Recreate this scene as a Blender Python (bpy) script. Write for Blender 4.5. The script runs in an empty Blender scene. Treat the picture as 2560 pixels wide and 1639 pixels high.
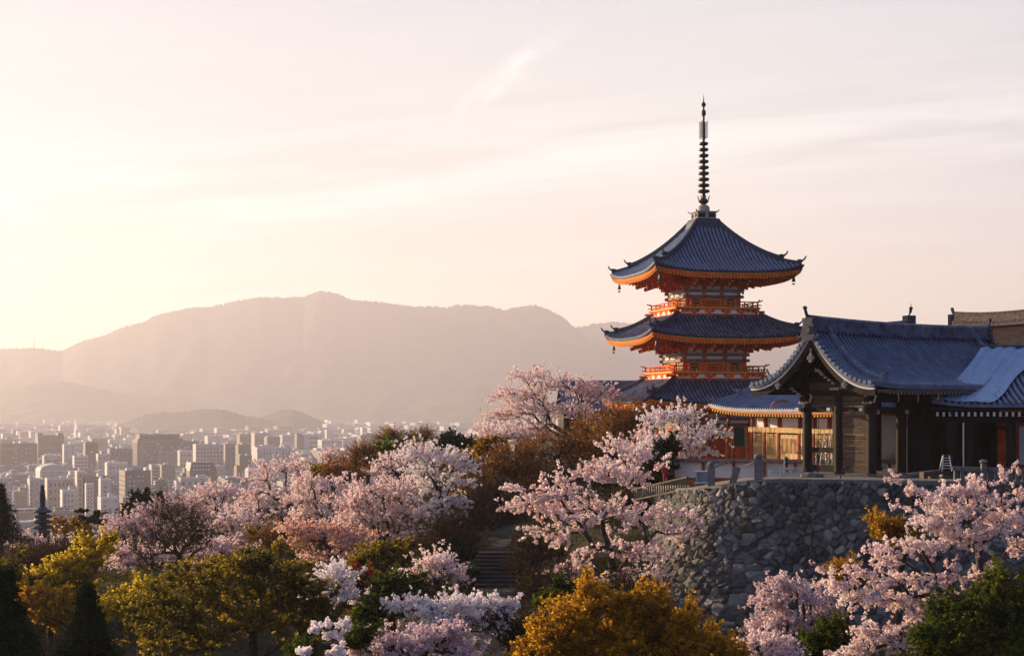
import bpy, math, random
import numpy as np
from mathutils import Vector, Matrix
R = math.radians
C = bpy.context.scene.collection
scene = bpy.context.scene

# ------------------------------------------------------------------ camera
F, CX, HY, CZ = 3965.0, 1280.0, 1010.0, 60.0      # focal length in photo pixels, principal column, horizon row, eye height
cam_data = bpy.data.cameras.new("camera")
cam_data.sensor_width = 36.0
cam_data.lens = 36.0 * F / 2560.0
cam_data.shift_y = (HY - 819.5) / 2560.0
cam_data.clip_start = 0.5
cam_data.clip_end = 40000.0
cam = bpy.data.objects.new("camera", cam_data)
C.objects.link(cam)
cam.location = (0, 0, CZ)
cam.rotation_euler = (R(90), 0, 0)
scene.camera = cam

# ------------------------------------------------------------------ light
SUN_EL, SUN_AZ = 11.5, 54.0                       # degrees above the horizon, degrees left of the view direction
sdir = Vector((-math.sin(R(SUN_AZ)) * math.cos(R(SUN_EL)), math.cos(R(SUN_AZ)) * math.cos(R(SUN_EL)), math.sin(R(SUN_EL))))
sun_data = bpy.data.lights.new("sun", 'SUN')
sun_data.energy = 5.0
sun_data.angle = R(0.6)
sun_data.color = (1.0, 0.74, 0.45)
sun = bpy.data.objects.new("sun", sun_data)
C.objects.link(sun)
sun.rotation_euler = (-sdir).to_track_quat('-Z', 'Y').to_euler()

world = bpy.data.worlds.new("World")
scene.world = world
world.use_nodes = True
wt = world.node_tree
for n in list(wt.nodes):
    wt.nodes.remove(n)

def NN(t, kind, **kw):
    n = t.nodes.new(kind)
    for k, v in kw.items():
        setattr(n, k, v)
    return n

def ramp(t, fac, stops, interp='LINEAR'):
    n = t.nodes.new('ShaderNodeValToRGB')
    cr = n.color_ramp
    cr.interpolation = interp
    while len(cr.elements) < len(stops):
        cr.elements.new(0.5)
    for e, (p, c) in zip(cr.elements, stops):
        e.position = p
        e.color = (c[0], c[1], c[2], 1) if not isinstance(c, (int, float)) else (c, c, c, 1)
    if fac is not None:
        t.links.new(fac, n.inputs[0])
    return n

def math_node(t, op, a, b=None, c=None):
    n = t.nodes.new('ShaderNodeMath')
    n.operation = op
    for i, v in enumerate((a, b, c)):
        if v is None:
            continue
        if isinstance(v, (int, float)):
            n.inputs[i].default_value = v
        else:
            t.links.new(v, n.inputs[i])
    return n.outputs[0]

def mix_col(t, fac, a, b, mode='MIX'):
    n = t.nodes.new('ShaderNodeMix')
    n.data_type = 'RGBA'
    n.blend_type = mode
    for sock, v in ((n.inputs[0], fac), (n.inputs[6], a), (n.inputs[7], b)):
        if isinstance(v, (int, float)):
            sock.default_value = v
        elif isinstance(v, (tuple, list)):
            sock.default_value = (v[0], v[1], v[2], 1)
        else:
            t.links.new(v, sock)
    return n.outputs[2]

SKY_S = 0.10
sky = NN(wt, 'ShaderNodeTexSky', sky_type='NISHITA', sun_disc=False)
sky.sun_elevation = R(SUN_EL)
sky.sun_rotation = -R(SUN_AZ)
sky.air_density = 1.0
sky.dust_density = 2.0
sky.ozone_density = 2.0
geo = NN(wt, 'ShaderNodeTexCoord')
sep = NN(wt, 'ShaderNodeSeparateXYZ')
wt.links.new(geo.outputs['Generated'], sep.inputs[0])
dotn = NN(wt, 'ShaderNodeVectorMath', operation='DOT_PRODUCT')
wt.links.new(geo.outputs['Generated'], dotn.inputs[0])
dotn.inputs[1].default_value = sdir
sun01 = math_node(wt, 'MULTIPLY_ADD', dotn.outputs['Value'], 0.5, 0.5)
# thin bright veil of high haze, brightest round the sun and bluer away from it
veil = ramp(wt, sun01, [(0.0, (0.62, 0.92, 1.85)), (0.45, (0.9, 1.15, 1.95)), (0.60, (3.65, 3.5, 3.78)), (0.74, (4.2, 4.02, 3.98)), (0.86, (4.1, 3.85, 3.85)), (0.94, (4.3, 4.02, 3.95)), (1.0, (6.0, 5.7, 5.3))])
low = ramp(wt, sep.outputs['Z'], [(0.0, (1.13, 0.99, 0.76)), (0.06, (1.09, 1.0, 0.86)), (0.12, (1.03, 1.0, 0.97)), (0.22, (0.97, 0.98, 1.0)), (0.4, (0.55, 0.68, 0.95)), (1.0, (0.22, 0.36, 0.72))])
veil2 = mix_col(wt, 1.0, veil.outputs[0], low.outputs[0], 'MULTIPLY')
# long thin cloud streaks, rising to the right, and one wisp above them
den = math_node(wt, 'ADD', math_node(wt, 'ABSOLUTE', sep.outputs['Y']), 0.05)
ca = math_node(wt, 'DIVIDE', sep.outputs['X'], den)
ce = math_node(wt, 'DIVIDE', sep.outputs['Z'], den)
cb = math_node(wt, 'SUBTRACT', ce, math_node(wt, 'MULTIPLY', ca, 0.085))
cvec = NN(wt, 'ShaderNodeCombineXYZ')
wt.links.new(math_node(wt, 'MULTIPLY', ca, 3.0), cvec.inputs[0])
wt.links.new(math_node(wt, 'MULTIPLY', cb, 42.0), cvec.inputs[1])
nz = NN(wt, 'ShaderNodeTexNoise')
nz.inputs['Scale'].default_value = 1.3
nz.inputs['Detail'].default_value = 7.0
nz.inputs['Roughness'].default_value = 0.62
nz.inputs['Distortion'].default_value = 0.5
wt.links.new(cvec.outputs[0], nz.inputs['Vector'])
streak = ramp(wt, nz.outputs['Fac'], [(0.40, 0.0), (0.66, 1.0)])
band = ramp(wt, cb, [(0.0, 0.0), (0.08, 0.25), (0.115, 0.35), (0.135, 1.0), (0.155, 0.9), (0.175, 0.35), (0.21, 0.12), (0.3, 0.0)])
def gauss(x, c, w):
    d = math_node(wt, 'DIVIDE', math_node(wt, 'SUBTRACT', x, c), w)
    return math_node(wt, 'POWER', 2.718, math_node(wt, 'MULTIPLY', math_node(wt, 'MULTIPLY', d, d), -1.0))
wx = math_node(wt, 'SUBTRACT', ca, math_node(wt, 'MULTIPLY', math_node(wt, 'SUBTRACT', ce, 0.2), 1.1))
wisp = math_node(wt, 'MULTIPLY', gauss(wx, 0.0, 0.011), gauss(ce, 0.197, 0.022))
w2n = NN(wt, 'ShaderNodeTexNoise')
w2n.inputs['Scale'].default_value = 60.0
w2n.inputs['Detail'].default_value = 6.0
w2v = NN(wt, 'ShaderNodeCombineXYZ')
wt.links.new(math_node(wt, 'ADD', ca, math_node(wt, 'MULTIPLY', ce, 0.6)), w2v.inputs[0])
wt.links.new(math_node(wt, 'MULTIPLY', math_node(wt, 'SUBTRACT', ce, math_node(wt, 'MULTIPLY', ca, 0.5)), 2.4), w2v.inputs[1])
wt.links.new(w2v.outputs[0], w2n.inputs['Vector'])
wisp = math_node(wt, 'MULTIPLY', wisp, ramp(wt, w2n.outputs['Fac'], [(0.35, 0.1), (0.65, 1.0)]).outputs[0])
sfac = math_node(wt, 'MULTIPLY', streak.outputs[0], band.outputs[0])
sfac = math_node(wt, 'MULTIPLY', math_node(wt, 'MAXIMUM', sfac, math_node(wt, 'MULTIPLY', wisp, 1.2)), 0.8)
veil3 = mix_col(wt, sfac, veil2, (5.7, 5.5, 5.25))
skyc = mix_col(wt, 0.94, sky.outputs[0], veil3)
bg = NN(wt, 'ShaderNodeBackground')
bg.inputs['Strength'].default_value = SKY_S
wt.links.new(skyc, bg.inputs[0])
wo = NN(wt, 'ShaderNodeOutputWorld')
wt.links.new(bg.outputs[0], wo.inputs[0])

scene.view_settings.view_transform = 'Standard'
scene.view_settings.look = 'None'
scene.view_settings.exposure = 1.05
scene.view_settings.gamma = 1.0
scene.cycles.use_denoising = True
scene.cycles.denoiser = 'OPENIMAGEDENOISE'
scene.cycles.max_bounces = 10
scene.cycles.diffuse_bounces = 6
scene.cycles.transmission_bounces = 6
scene.cycles.volume_bounces = 1
scene.cycles.sample_clamp_indirect = 6.0

# ------------------------------------------------------------------ helpers
def P(px, py, Y):
    """the point at depth Y that stands at photo pixel (px, py)"""
    return Vector(((px - CX) * Y / F, Y, CZ + (HY - py) * Y / F))

def tag(o, label=None, cat=None, group=None, kind=None):
    if label: o['label'] = label
    if cat: o['category'] = cat
    if group: o['group'] = group
    if kind: o['kind'] = kind
    return o

def empty(name, loc, rz=0.0, label=None, cat=None, group=None):
    o = bpy.data.objects.new(name, None)
    C.objects.link(o)
    o.location = loc
    o.rotation_euler = (0, 0, rz)
    return tag(o, label, cat, group)

class MB:
    """collects polygons, then links them as one mesh object"""
    def __init__(s):
        s.v, s.f, s.m = [], [], []
    def add(s, verts, faces, mi=0):
        b = len(s.v)
        s.v.extend([tuple(v) for v in verts])
        for f in faces:
            s.f.append(tuple(b + i for i in f)); s.m.append(mi)
    def box(s, x0, x1, y0, y1, z0, z1, mi=0):
        s.add([(x0,y0,z0),(x1,y0,z0),(x1,y1,z0),(x0,y1,z0),(x0,y0,z1),(x1,y0,z1),(x1,y1,z1),(x0,y1,z1)],
              [(0,3,2,1),(4,5,6,7),(0,1,5,4),(1,2,6,5),(2,3,7,6),(3,0,4,7)], mi)
    def beam(s, p, q, w, h, mi=0, up=(0,0,1), w2=None, h2=None):
        """box from p to q, w wide, h high"""
        p, q = Vector(p), Vector(q)
        d = (q - p).normalized()
        side = d.cross(Vector(up))
        if side.length < 1e-4: side = Vector((1,0,0))
        side.normalize()
        u = side.cross(d).normalized()
        vs = []
        for c, ww, hh in ((p, w, h), (q, w2 or w, h2 or h)):
            for a, b in ((-1,-1),(1,-1),(1,1),(-1,1)):
                vs.append(c + side*a*ww/2 + u*b*hh/2)
        s.add(vs, [(0,1,2,3)[::-1],(4,5,6,7),(0,1,5,4),(1,2,6,5),(2,3,7,6),(3,0,4,7)], mi)
    def tube(s, p, q, r0, r1=None, n=8, mi=0, caps=True):
        p, q = Vector(p), Vector(q)
        r1 = r0 if r1 is None else r1
        d = (q - p).normalized()
        a = d.cross(Vector((0,0,1)) if abs(d.z) < .9 else Vector((1,0,0))).normalized()
        b = d.cross(a)
        vs = []
        for c, r in ((p, r0), (q, r1)):
            for i in range(n):
                t = 2*math.pi*i/n
                vs.append(c + a*math.cos(t)*r + b*math.sin(t)*r)
        fs = [(i, (i+1) % n, n + (i+1) % n, n + i) for i in range(n)]
        if caps: fs += [tuple(range(n))[::-1], tuple(range(n, 2*n))]
        s.add(vs, fs, mi)
    def path(s, pts, r, n=6, mi=0, r1=None):
        pts = [Vector(p) for p in pts]
        k = len(pts)
        rings = []
        for i, p in enumerate(pts):
            d = (pts[min(i+1,k-1)] - pts[max(i-1,0)]).normalized()
            a = d.cross(Vector((0,0,1)) if abs(d.z) < .95 else Vector((1,0,0))).normalized()
            b = d.cross(a)
            rr = r if r1 is None else r + (r1 - r)*i/(k-1)
            rings.append([p + a*math.cos(2*math.pi*j/n)*rr + b*math.sin(2*math.pi*j/n)*rr for j in range(n)])
        vs = [v for rg in rings for v in rg]
        fs = [(i*n+j, i*n+(j+1)%n, (i+1)*n+(j+1)%n, (i+1)*n+j) for i in range(k-1) for j in range(n)]
        fs += [tuple(range(n))[::-1], tuple(range((k-1)*n, k*n))]
        s.add(vs, fs, mi)
    def lathe(s, prof, c=(0,0,0), n=14, mi=0):
        """prof: list of (radius, z)"""
        vs = []
        for r, z in prof:
            for j in range(n):
                t = 2*math.pi*j/n
                vs.append((c[0]+r*math.cos(t), c[1]+r*math.sin(t), c[2]+z))
        k = len(prof)
        fs = [(i*n+j, i*n+(j+1)%n, (i+1)*n+(j+1)%n, (i+1)*n+j) for i in range(k-1) for j in range(n)]
        fs += [tuple(range(n))[::-1], tuple(range((k-1)*n, k*n))]
        s.add(vs, fs, mi)
    def grid(s, pts, mi=0):
        """pts[i][j] a sheet of points"""
        a, b = len(pts), len(pts[0])
        s.add([p for row in pts for p in row], [(i*b+j, i*b+j+1, (i+1)*b+j+1, (i+1)*b+j) for i in range(a-1) for j in range(b-1)], mi)
    def prism(s, poly, axis, t0, t1, mi=0):
        """poly (a,b) outline extruded along axis: 'x': (t,a,b), 'y': (a,t,b), 'z': (a,b,t)"""
        n = len(poly)
        def at(p, t): return {'x': (t,p[0],p[1]), 'y': (p[0],t,p[1]), 'z': (p[0],p[1],t)}[axis]
        s.add([at(p,t0) for p in poly] + [at(p,t1) for p in poly],
              [tuple(range(n)), tuple(range(n,2*n))[::-1]] + [(i,(i+1)%n,n+(i+1)%n,n+i) for i in range(n)], mi)
    def build(s, name, mats, parent=None, off=(0,0,0), smooth=False):
        me = bpy.data.meshes.new(name)
        o = Vector(off)
        me.from_pydata([tuple(Vector(v) - o) for v in s.v], [], s.f)
        mats = mats if isinstance(mats, (list, tuple)) else [mats]
        for m in mats: me.materials.append(m)
        if len(mats) > 1: me.polygons.foreach_set('material_index', s.m)
        if smooth: me.polygons.foreach_set('use_smooth', [True]*len(s.f))
        me.update()
        ob = bpy.data.objects.new(name, me)
        C.objects.link(ob)
        if parent is not None: ob.parent = parent
        return ob

def array_mesh(name, verts, faces, mats, parent=None, tint=None, smooth=False, midx=None):
    """numpy arrays -> mesh object; faces (n,k)"""
    me = bpy.data.meshes.new(name)
    n, k = faces.shape
    me.vertices.add(len(verts)); me.loops.add(n*k); me.polygons.add(n)
    me.vertices.foreach_set('co', np.ascontiguousarray(verts, dtype=np.float32).ravel())
    me.polygons.foreach_set('loop_start', np.arange(0, n*k, k, dtype=np.int32))
    me.polygons.foreach_set('loop_total', np.full(n, k, dtype=np.int32))
    me.loops.foreach_set('vertex_index', np.ascontiguousarray(faces, dtype=np.int32).ravel())
    for m in (mats if isinstance(mats, (list, tuple)) else [mats]): me.materials.append(m)
    if midx is not None: me.polygons.foreach_set('material_index', np.asarray(midx, dtype=np.int32))
    if smooth: me.polygons.foreach_set('use_smooth', np.ones(n, dtype=bool))
    if tint is not None:
        a = me.attributes.new('tint', 'FLOAT', 'FACE' if len(tint) == n else 'POINT')
        a.data.foreach_set('value', np.asarray(tint, dtype=np.float32))
    me.update(calc_edges=True)
    ob = bpy.data.objects.new(name, me)
    C.objects.link(ob)
    if parent is not None: ob.parent = parent
    return ob

# ------------------------------------------------------------------ materials
def mat(name, col, rough=0.7, var=0.25, scale=3.0, bump=0.0, metal=0.0, spec=0.15, stretch=(1,1,1), detail=4.0):
    m = bpy.data.materials.new(name)
    m.use_nodes = True
    t = m.node_tree
    b = t.nodes['Principled BSDF']
    b.inputs['Roughness'].default_value = rough
    b.inputs['Metallic'].default_value = metal
    b.inputs['Specular IOR Level'].default_value = spec
    tc = NN(t, 'ShaderNodeTexCoord')
    mp = NN(t, 'ShaderNodeMapping')
    mp.inputs['Scale'].default_value = stretch
    t.links.new(tc.outputs['Object'], mp.inputs[0])
    nz = NN(t, 'ShaderNodeTexNoise')
    nz.inputs['Scale'].default_value = scale
    nz.inputs['Detail'].default_value = detail
    t.links.new(mp.outputs[0], nz.inputs['Vector'])
    lo = tuple(c*(1-var) for c in col); hi = tuple(min(1.0, c*(1+var)) for c in col)
    r = ramp(t, nz.outputs['Fac'], [(0.3, lo), (0.7, hi)])
    t.links.new(r.outputs[0], b.inputs['Base Color'])
    if bump:
        bp = NN(t, 'ShaderNodeBump')
        bp.inputs['Strength'].default_value = bump
        bp.inputs['Distance'].default_value = 0.05
        t.links.new(nz.outputs['Fac'], bp.inputs['Height'])
        t.links.new(bp.outputs[0], b.inputs['Normal'])
    return m

def leaf_mat(name, stops, trans=0.45, rough=0.6):
    """leaf or petal: diffuse and translucent, colour varies leaf by leaf"""
    m = bpy.data.materials.new(name)
    m.use_nodes = True
    t = m.node_tree
    for n in list(t.nodes): t.nodes.remove(n)
    at = NN(t, 'ShaderNodeAttribute', attribute_name='tint')
    r = ramp(t, at.outputs['Fac'], stops)
    d = NN(t, 'ShaderNodeBsdfDiffuse')
    tr = NN(t, 'ShaderNodeBsdfTranslucent')
    t.links.new(r.outputs[0], d.inputs[0]); t.links.new(r.outputs[0], tr.inputs[0])
    mx = NN(t, 'ShaderNodeMixShader')
    mx.inputs[0].default_value = trans
    t.links.new(d.outputs[0], mx.inputs[1]); t.links.new(tr.outputs[0], mx.inputs[2])
    out = NN(t, 'ShaderNodeOutputMaterial')
    t.links.new(mx.outputs[0], out.inputs[0])
    return m

M = {}
M['tile'] = mat('roof_tile', (0.13, 0.16, 0.24), 0.52, 0.30, 1.6, 0.15, spec=0.35)
M['pan'] = mat('shaded_pan_tile', (0.03, 0.034, 0.055), 0.6, 0.4, 6.0, 0.2)  # shade of the channels between the tile rolls, put into the colour
M['pan_old'] = mat('old_shaded_pan_tile', (0.035, 0.036, 0.052), 0.65, 0.4, 6.0, 0.2)  # same painted channel shade for the older roofs
M['tile_old'] = mat('old_roof_tile', (0.105, 0.115, 0.175), 0.5, 0.6, 1.8, 0.2)
M['tile_dark'] = mat('ridge_tile', (0.05, 0.055, 0.085), 0.55, 0.4, 6.0, 0.2)
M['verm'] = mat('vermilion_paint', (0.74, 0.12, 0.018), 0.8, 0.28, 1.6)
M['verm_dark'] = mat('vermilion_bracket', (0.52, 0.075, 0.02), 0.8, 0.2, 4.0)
M['gold'] = mat('yellow_ochre_paint', (0.72, 0.42, 0.07), 0.8, 0.15, 4.0)
M['white'] = mat('lime_plaster', (0.80, 0.76, 0.74), 0.8, 0.06, 2.0)
M['greybeam'] = mat('painted_grey_beam', (0.19, 0.155, 0.155), 0.6, 0.35, 2.5, stretch=(1,1,3))
M['green'] = mat('green_lattice', (0.02, 0.10, 0.07), 0.5, 0.2)
M['bronze'] = mat('patinated_bronze', (0.07, 0.10, 0.10), 0.5, 0.4, 8.0, metal=0.4)
M['iron'] = mat('dark_bronze_spire', (0.045, 0.04, 0.042), 0.5, 0.3, 8.0, metal=0.5)
M['cap'] = mat('weathered_metal_cap', (0.34, 0.31, 0.29), 0.6, 0.3, 6.0)
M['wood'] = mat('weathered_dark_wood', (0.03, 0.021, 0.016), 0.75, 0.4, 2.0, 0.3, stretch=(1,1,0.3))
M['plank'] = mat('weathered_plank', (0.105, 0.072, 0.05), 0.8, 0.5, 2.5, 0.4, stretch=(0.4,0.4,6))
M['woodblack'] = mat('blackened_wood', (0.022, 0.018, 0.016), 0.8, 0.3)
M['lattice'] = mat('pale_lattice_wood', (0.55, 0.36, 0.17), 0.7, 0.2, 4.0)
M['redpost'] = mat('faded_red_post', (0.30, 0.07, 0.045), 0.65, 0.2)
M['fencestone'] = mat('grey_granite', (0.15, 0.148, 0.15), 0.85, 0.3, 7.0, 0.3)
M['steel'] = mat('grey_painted_steel', (0.36, 0.40, 0.46), 0.5, 0.1)
M['alu'] = mat('aluminium', (0.65, 0.66, 0.68), 0.35, 0.1, metal=0.7)
M['rope'] = mat('rope', (0.35, 0.33, 0.30), 0.9, 0.2)
M['bark_roof'] = mat('cypress_bark_roof', (0.17, 0.095, 0.05), 0.9, 0.4, 1.5, 0.6, stretch=(1,1,6))
M['copper'] = mat('copper_gutter', (0.62, 0.26, 0.14), 0.45, 0.2, metal=0.3)
M['bark'] = mat('tree_bark', (0.055, 0.042, 0.036), 0.9, 0.4, 6.0, 0.4)
M['earth'] = mat('forest_floor', (0.050, 0.040, 0.024), 0.95, 0.5, 0.6, 0.5, detail=8.0)
M['gravel'] = mat('temple_gravel', (0.22, 0.19, 0.165), 0.95, 0.2, 3.0, 0.3, detail=8.0)
M['path'] = mat('asphalt_path', (0.03, 0.028, 0.028), 0.9, 0.25, 2.0, 0.2)

# ================================================================== terrain
_ctrl = []
for px, py, Y in [(0,2350,40),(600,2300,42),(1280,2200,42),(1900,2200,42),(2600,2200,42),(200,1900,56),
                  (300,1730,70),(700,1680,75),(1240,1545,74),(1240,1470,82),(1240,1432,88),(1280,1350,100),(1000,1420,92),(1480,1452,78),
                  (1650,1570,74),(1750,1610,72),(1900,1620,71),(2200,1630,70),(2600,1640,69),
                  (800,1440,98),(600,1450,100),(300,1450,105),(0,1440,110),(100,1375,135),(400,1370,130),(650,1330,132),
                  (850,1290,128),(1000,1250,126),(1100,1225,124),(1250,1175,124),(1400,1160,122),(1480,1180,112),(1380,1290,98),
                  (1500,1290,92),(1590,1240,93),(1600,1330,86),(1600,1230,100),(1560,1175,118),(1520,1160,135),(1450,1150,150),
                  (1200,1140,150),(900,1230,155),(500,1330,155),(0,1420,160)]:
    q = P(px, py, Y)
    _ctrl.append((q.x, q.y, q.z))
for x, y, z in [(22,80,49),(30,90,49),(22,110,50),(40,120,50),(16,140,50),(70,75,48),(70,140,48),(0,10,43),(-40,20,43),(40,20,43),(-80,120,38),(-80,60,40)]:
    _ctrl.append((x, y, z))
for yy in (100,110,120,132,145,158): _ctrl.append((5.6, yy, 54.5)); _ctrl.append((8.5, yy+4, 53.5))
_ctrl = np.array(_ctrl)
CITY = CZ - 85.0

def gz_arr(x, y):
    x = np.asarray(x, float); y = np.asarray(y, float)
    d2 = (x[..., None]-_ctrl[:,0])**2 + (y[..., None]-_ctrl[:,1])**2 + 4.0
    w = d2**-1.6
    z = (w*_ctrl[:,2]).sum(-1)/w.sum(-1)
    t = np.clip((np.maximum(y, np.abs(x)*1.15) - 150)/260, 0, 1)
    s = t*t*(3-2*t)
    return z*(1-s) + CITY*s

def gz(x, y):
    return float(gz_arr(np.array([x]), np.array([y]))[0])

ys = np.concatenate([np.arange(4, 190, 2.0), np.geomspace(192, 600, 26), np.geomspace(640, 12500, 30)])
us = np.concatenate([np.linspace(-3.0, -0.55, 14), np.linspace(-0.5, 0.5, 64), np.linspace(0.55, 3.0, 14)])
gx = (ys[:, None] + 25)*us[None, :]
gy = np.repeat(ys[:, None], len(us), 1)
gzv = gz_arr(gx.ravel(), gy.ravel())
rng = np.random.default_rng(5)
gzv = gzv + np.where(gy.ravel() < 190, rng.normal(0, 0.12, gzv.shape), 0)
nr, nc = gx.shape
idx = np.arange(nr*nc).reshape(nr, nc)
gf = np.stack([idx[:-1,:-1], idx[:-1,1:], idx[1:,1:], idx[1:,:-1]], -1).reshape(-1, 4)

def ground_mat():
    m = bpy.data.materials.new('ground_cover')
    m.use_nodes = True
    t = m.node_tree
    b = t.nodes['Principled BSDF']
    b.inputs['Roughness'].default_value = 0.95
    b.inputs['Specular IOR Level'].default_value = 0.1
    tc = NN(t, 'ShaderNodeTexCoord')
    sp = NN(t, 'ShaderNodeSeparateXYZ'); t.links.new(tc.outputs['Object'], sp.inputs[0])
    n1 = NN(t, 'ShaderNodeTexNoise'); n1.inputs['Scale'].default_value = 0.5; n1.inputs['Detail'].default_value = 8
    t.links.new(tc.outputs['Object'], n1.inputs['Vector'])
    forest = ramp(t, n1.outputs['Fac'], [(0.3, (0.022, 0.020, 0.010)), (0.5, (0.045, 0.034, 0.018)), (0.68, (0.05, 0.06, 0.018)), (0.8, (0.085, 0.06, 0.03))])
    n2 = NN(t, 'ShaderNodeTexVoronoi'); n2.inputs['Scale'].default_value = 0.02
    t.links.new(tc.outputs['Object'], n2.inputs['Vector'])
    town = ramp(t, n2.outputs['Distance'], [(0.0, (0.22, 0.20, 0.19)), (0.6, (0.10, 0.10, 0.095)), (1.0, (0.06, 0.07, 0.05))])
    f = ramp(t, math_node(t, 'DIVIDE', sp.outputs['Y'], 1000.0), [(0.5, 0.0), (0.75, 1.0)])
    t.links.new(mix_col(t, f.outputs[0], forest.outputs[0], town.outputs[0]), b.inputs['Base Color'])
    bp = NN(t, 'ShaderNodeBump'); bp.inputs['Strength'].default_value = 0.4; bp.inputs['Distance'].default_value = 0.2
    t.links.new(n1.outputs['Fac'], bp.inputs['Height']); t.links.new(bp.outputs[0], b.inputs['Normal'])
    return m
g = array_mesh('ground', np.stack([gx.ravel(), gy.ravel(), gzv], -1), gf, ground_mat(), smooth=True)
tag(g, kind='structure', label='dark sloping forest floor running down to the city plain', cat='ground')

# ------------------------------------------------------------------ mountains
def ridge_mesh(name, prof, Y, foot, seed, amp, label, colour, nx=420, ny=40, back=1500.0):
    """terrain whose crest follows the skyline prof (photo px) at depth Y and runs down to the plain at depth foot"""
    rg = np.random.default_rng(seed)
    prof = np.array(prof, float)
    pxs = np.linspace(prof[0,0], prof[-1,0], nx)
    crest = (HY - np.interp(pxs, prof[:,0], prof[:,1]))*Y/F + CZ
    crest = np.maximum(crest, CITY - 30)
    # smooth random spurs: sums of sines along the range
    def spur(u, v):
        z = np.zeros_like(u)
        for k in range(1, 9):
            for _ in range(3):
                a, b, c = rg.uniform(-1, 1), rg.uniform(-1, 1), rg.uniform(0, 6.28)
                z += np.sin((u*a*3.0 + v*b*1.6)*k*2.2 + c)/k**1.1
        return z/4.0
    tt = np.concatenate([np.linspace(0, 1, ny), [1.25, 1.8]])
    u = np.repeat(np.linspace(0, 6*(prof[-1,0]-prof[0,0])/1600, nx)[None], len(tt), 0)
    v = np.repeat(tt[:, None]*3, nx, 1)
    sp = spur(u, v)
    Yv = np.where(tt <= 1, foot + (Y-foot)*tt, Y + (tt-1)*back)[:, None] + 0*u
    h = np.where(tt <= 1, tt**1.25, np.maximum(0, 1-(tt-1)*1.4))[:, None]
    z = (CITY-6) + (crest[None]-(CITY-6))*h + amp*sp*(np.clip(tt*(1-tt)*4, 0, 1)[:, None])
    # the crest itself: tree tops against the sky
    jag = rg.normal(0, 1, nx)*3.0*(Y/8000)
    # nothing in front may rise above the line of sight to the crest
    lim = CZ + (z[ny-1]-CZ)[None]*(Yv/Y) - 6
    z[:ny-1] = np.minimum(z[:ny-1], lim[:ny-1])
    z[ny-1] += jag
    x = (pxs-CX)[None]*Yv/F
    n1, n2 = z.shape
    ii = np.arange(n1*n2).reshape(n1, n2)
    fc = np.stack([ii[:-1,:-1], ii[:-1,1:], ii[1:,1:], ii[1:,:-1]], -1).reshape(-1, 4)
    m = mat(name+'_forest', colour, 0.95, 0.35, 0.012, 0.0, spec=0.1, detail=8)
    o = array_mesh(name, np.stack([x.ravel(), Yv.ravel(), z.ravel()], -1), fc, m, smooth=True)
    return tag(o, label, 'mountain', kind='structure')

main = [(-700,905),(-420,880),(-250,868),(0,872),(20,872),(60,869),(90,870),(130,874),(158,877),(185,862),(213,850),(266,836),(299,821),(330,811),(359,804),(392,788),(432,778),(479,768),(519,768),(578,754),(652,742),(680,743),(705,744),(730,742),(758,742),(785,730),(808,727),(831,731),(884,750),(944,753),(997,761),(1044,766),(1090,765),(1117,769),(1144,760),(1184,763),(1230,766),(1263,774),(1303,765),(1336,762),(1370,772),(1403,790),(1440,820),(1480,850),(1560,880),(1700,920),(1900,960),(2100,1000)]
ridge_mesh('mountain', main, 8000, 6000, 3, 14, 'broad hazy mountain with a small summit knob across the city', (0.05, 0.05, 0.048), nx=1100)
far = [(1200,900),(1330,850),(1440,818),(1483,810),(1536,804),(1582,808),(1650,800),(1720,806),(1800,812),(1880,826),(1960,818),(2080,835),(2250,850),(2500,880),(2800,940)]
ridge_mesh('mountain', far, 8700, 7500, 8, 25, 'fainter distant ridge showing behind the pagoda', (0.035, 0.04, 0.035), nx=260)
low1 = [(-200,1052),(-100,1018),(0,985),(80,962),(160,952),(240,968),(330,990),(420,985),(520,992),(600,1004),(700,990),(800,1000),(900,1008),(1000,1030)]
ridge_mesh('foothill', low1, 6600, 6000, 14, 14, 'low pale foothill under the left half of the mountain', (0.035, 0.042, 0.028), nx=220)
low2 = [(930,1060),(1000,1015),(1080,985),(1180,965),(1280,970),(1400,985),(1550,1000),(1700,1040)]
ridge_mesh('foothill', low2, 6500, 5900, 15, 16, 'low wooded foothill behind the upper cherry tree', (0.035, 0.042, 0.028), nx=160)
low3 = [(262,1080),(290,1066),(335,1046),(370,1036),(400,1031),(440,1030),(480,1026),(505,1022),(530,1022),(556,1023),(580,1028),(600,1036),(625,1040),(648,1043),(680,1052),(700,1075)]
ridge_mesh('hill', low3, 4700, 4100, 21, 7, 'dark rounded hill rising out of the far rooftops', (0.03, 0.036, 0.024), nx=160, back=700)
low4 = [(610,1080),(640,1050),(670,1036),(700,1026),(728,1022),(750,1027),(775,1040),(810,1055),(840,1080)]
ridge_mesh('hill', low4, 4900, 4300, 22, 7, 'smaller hill to the right of the dark rounded hill', (0.032, 0.038, 0.026), nx=100, back=700)

# thin mast on the left shoulder of the mountain
q = P(86, 870, 7990)
mb = MB(); mb.tube(q, q + Vector((0,0,46)), 2.2, 1.0, 6); mb.box(q.x-5, q.x+5, q.y-1, q.y+1, q.z+30, q.z+31.5); mb.box(q.x-4, q.x+4, q.y-1, q.y+1, q.z+38, q.z+39.2)
tag(mb.build('radio_mast', M['iron']), 'thin radio mast on the left shoulder of the mountain', 'mast')

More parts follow.
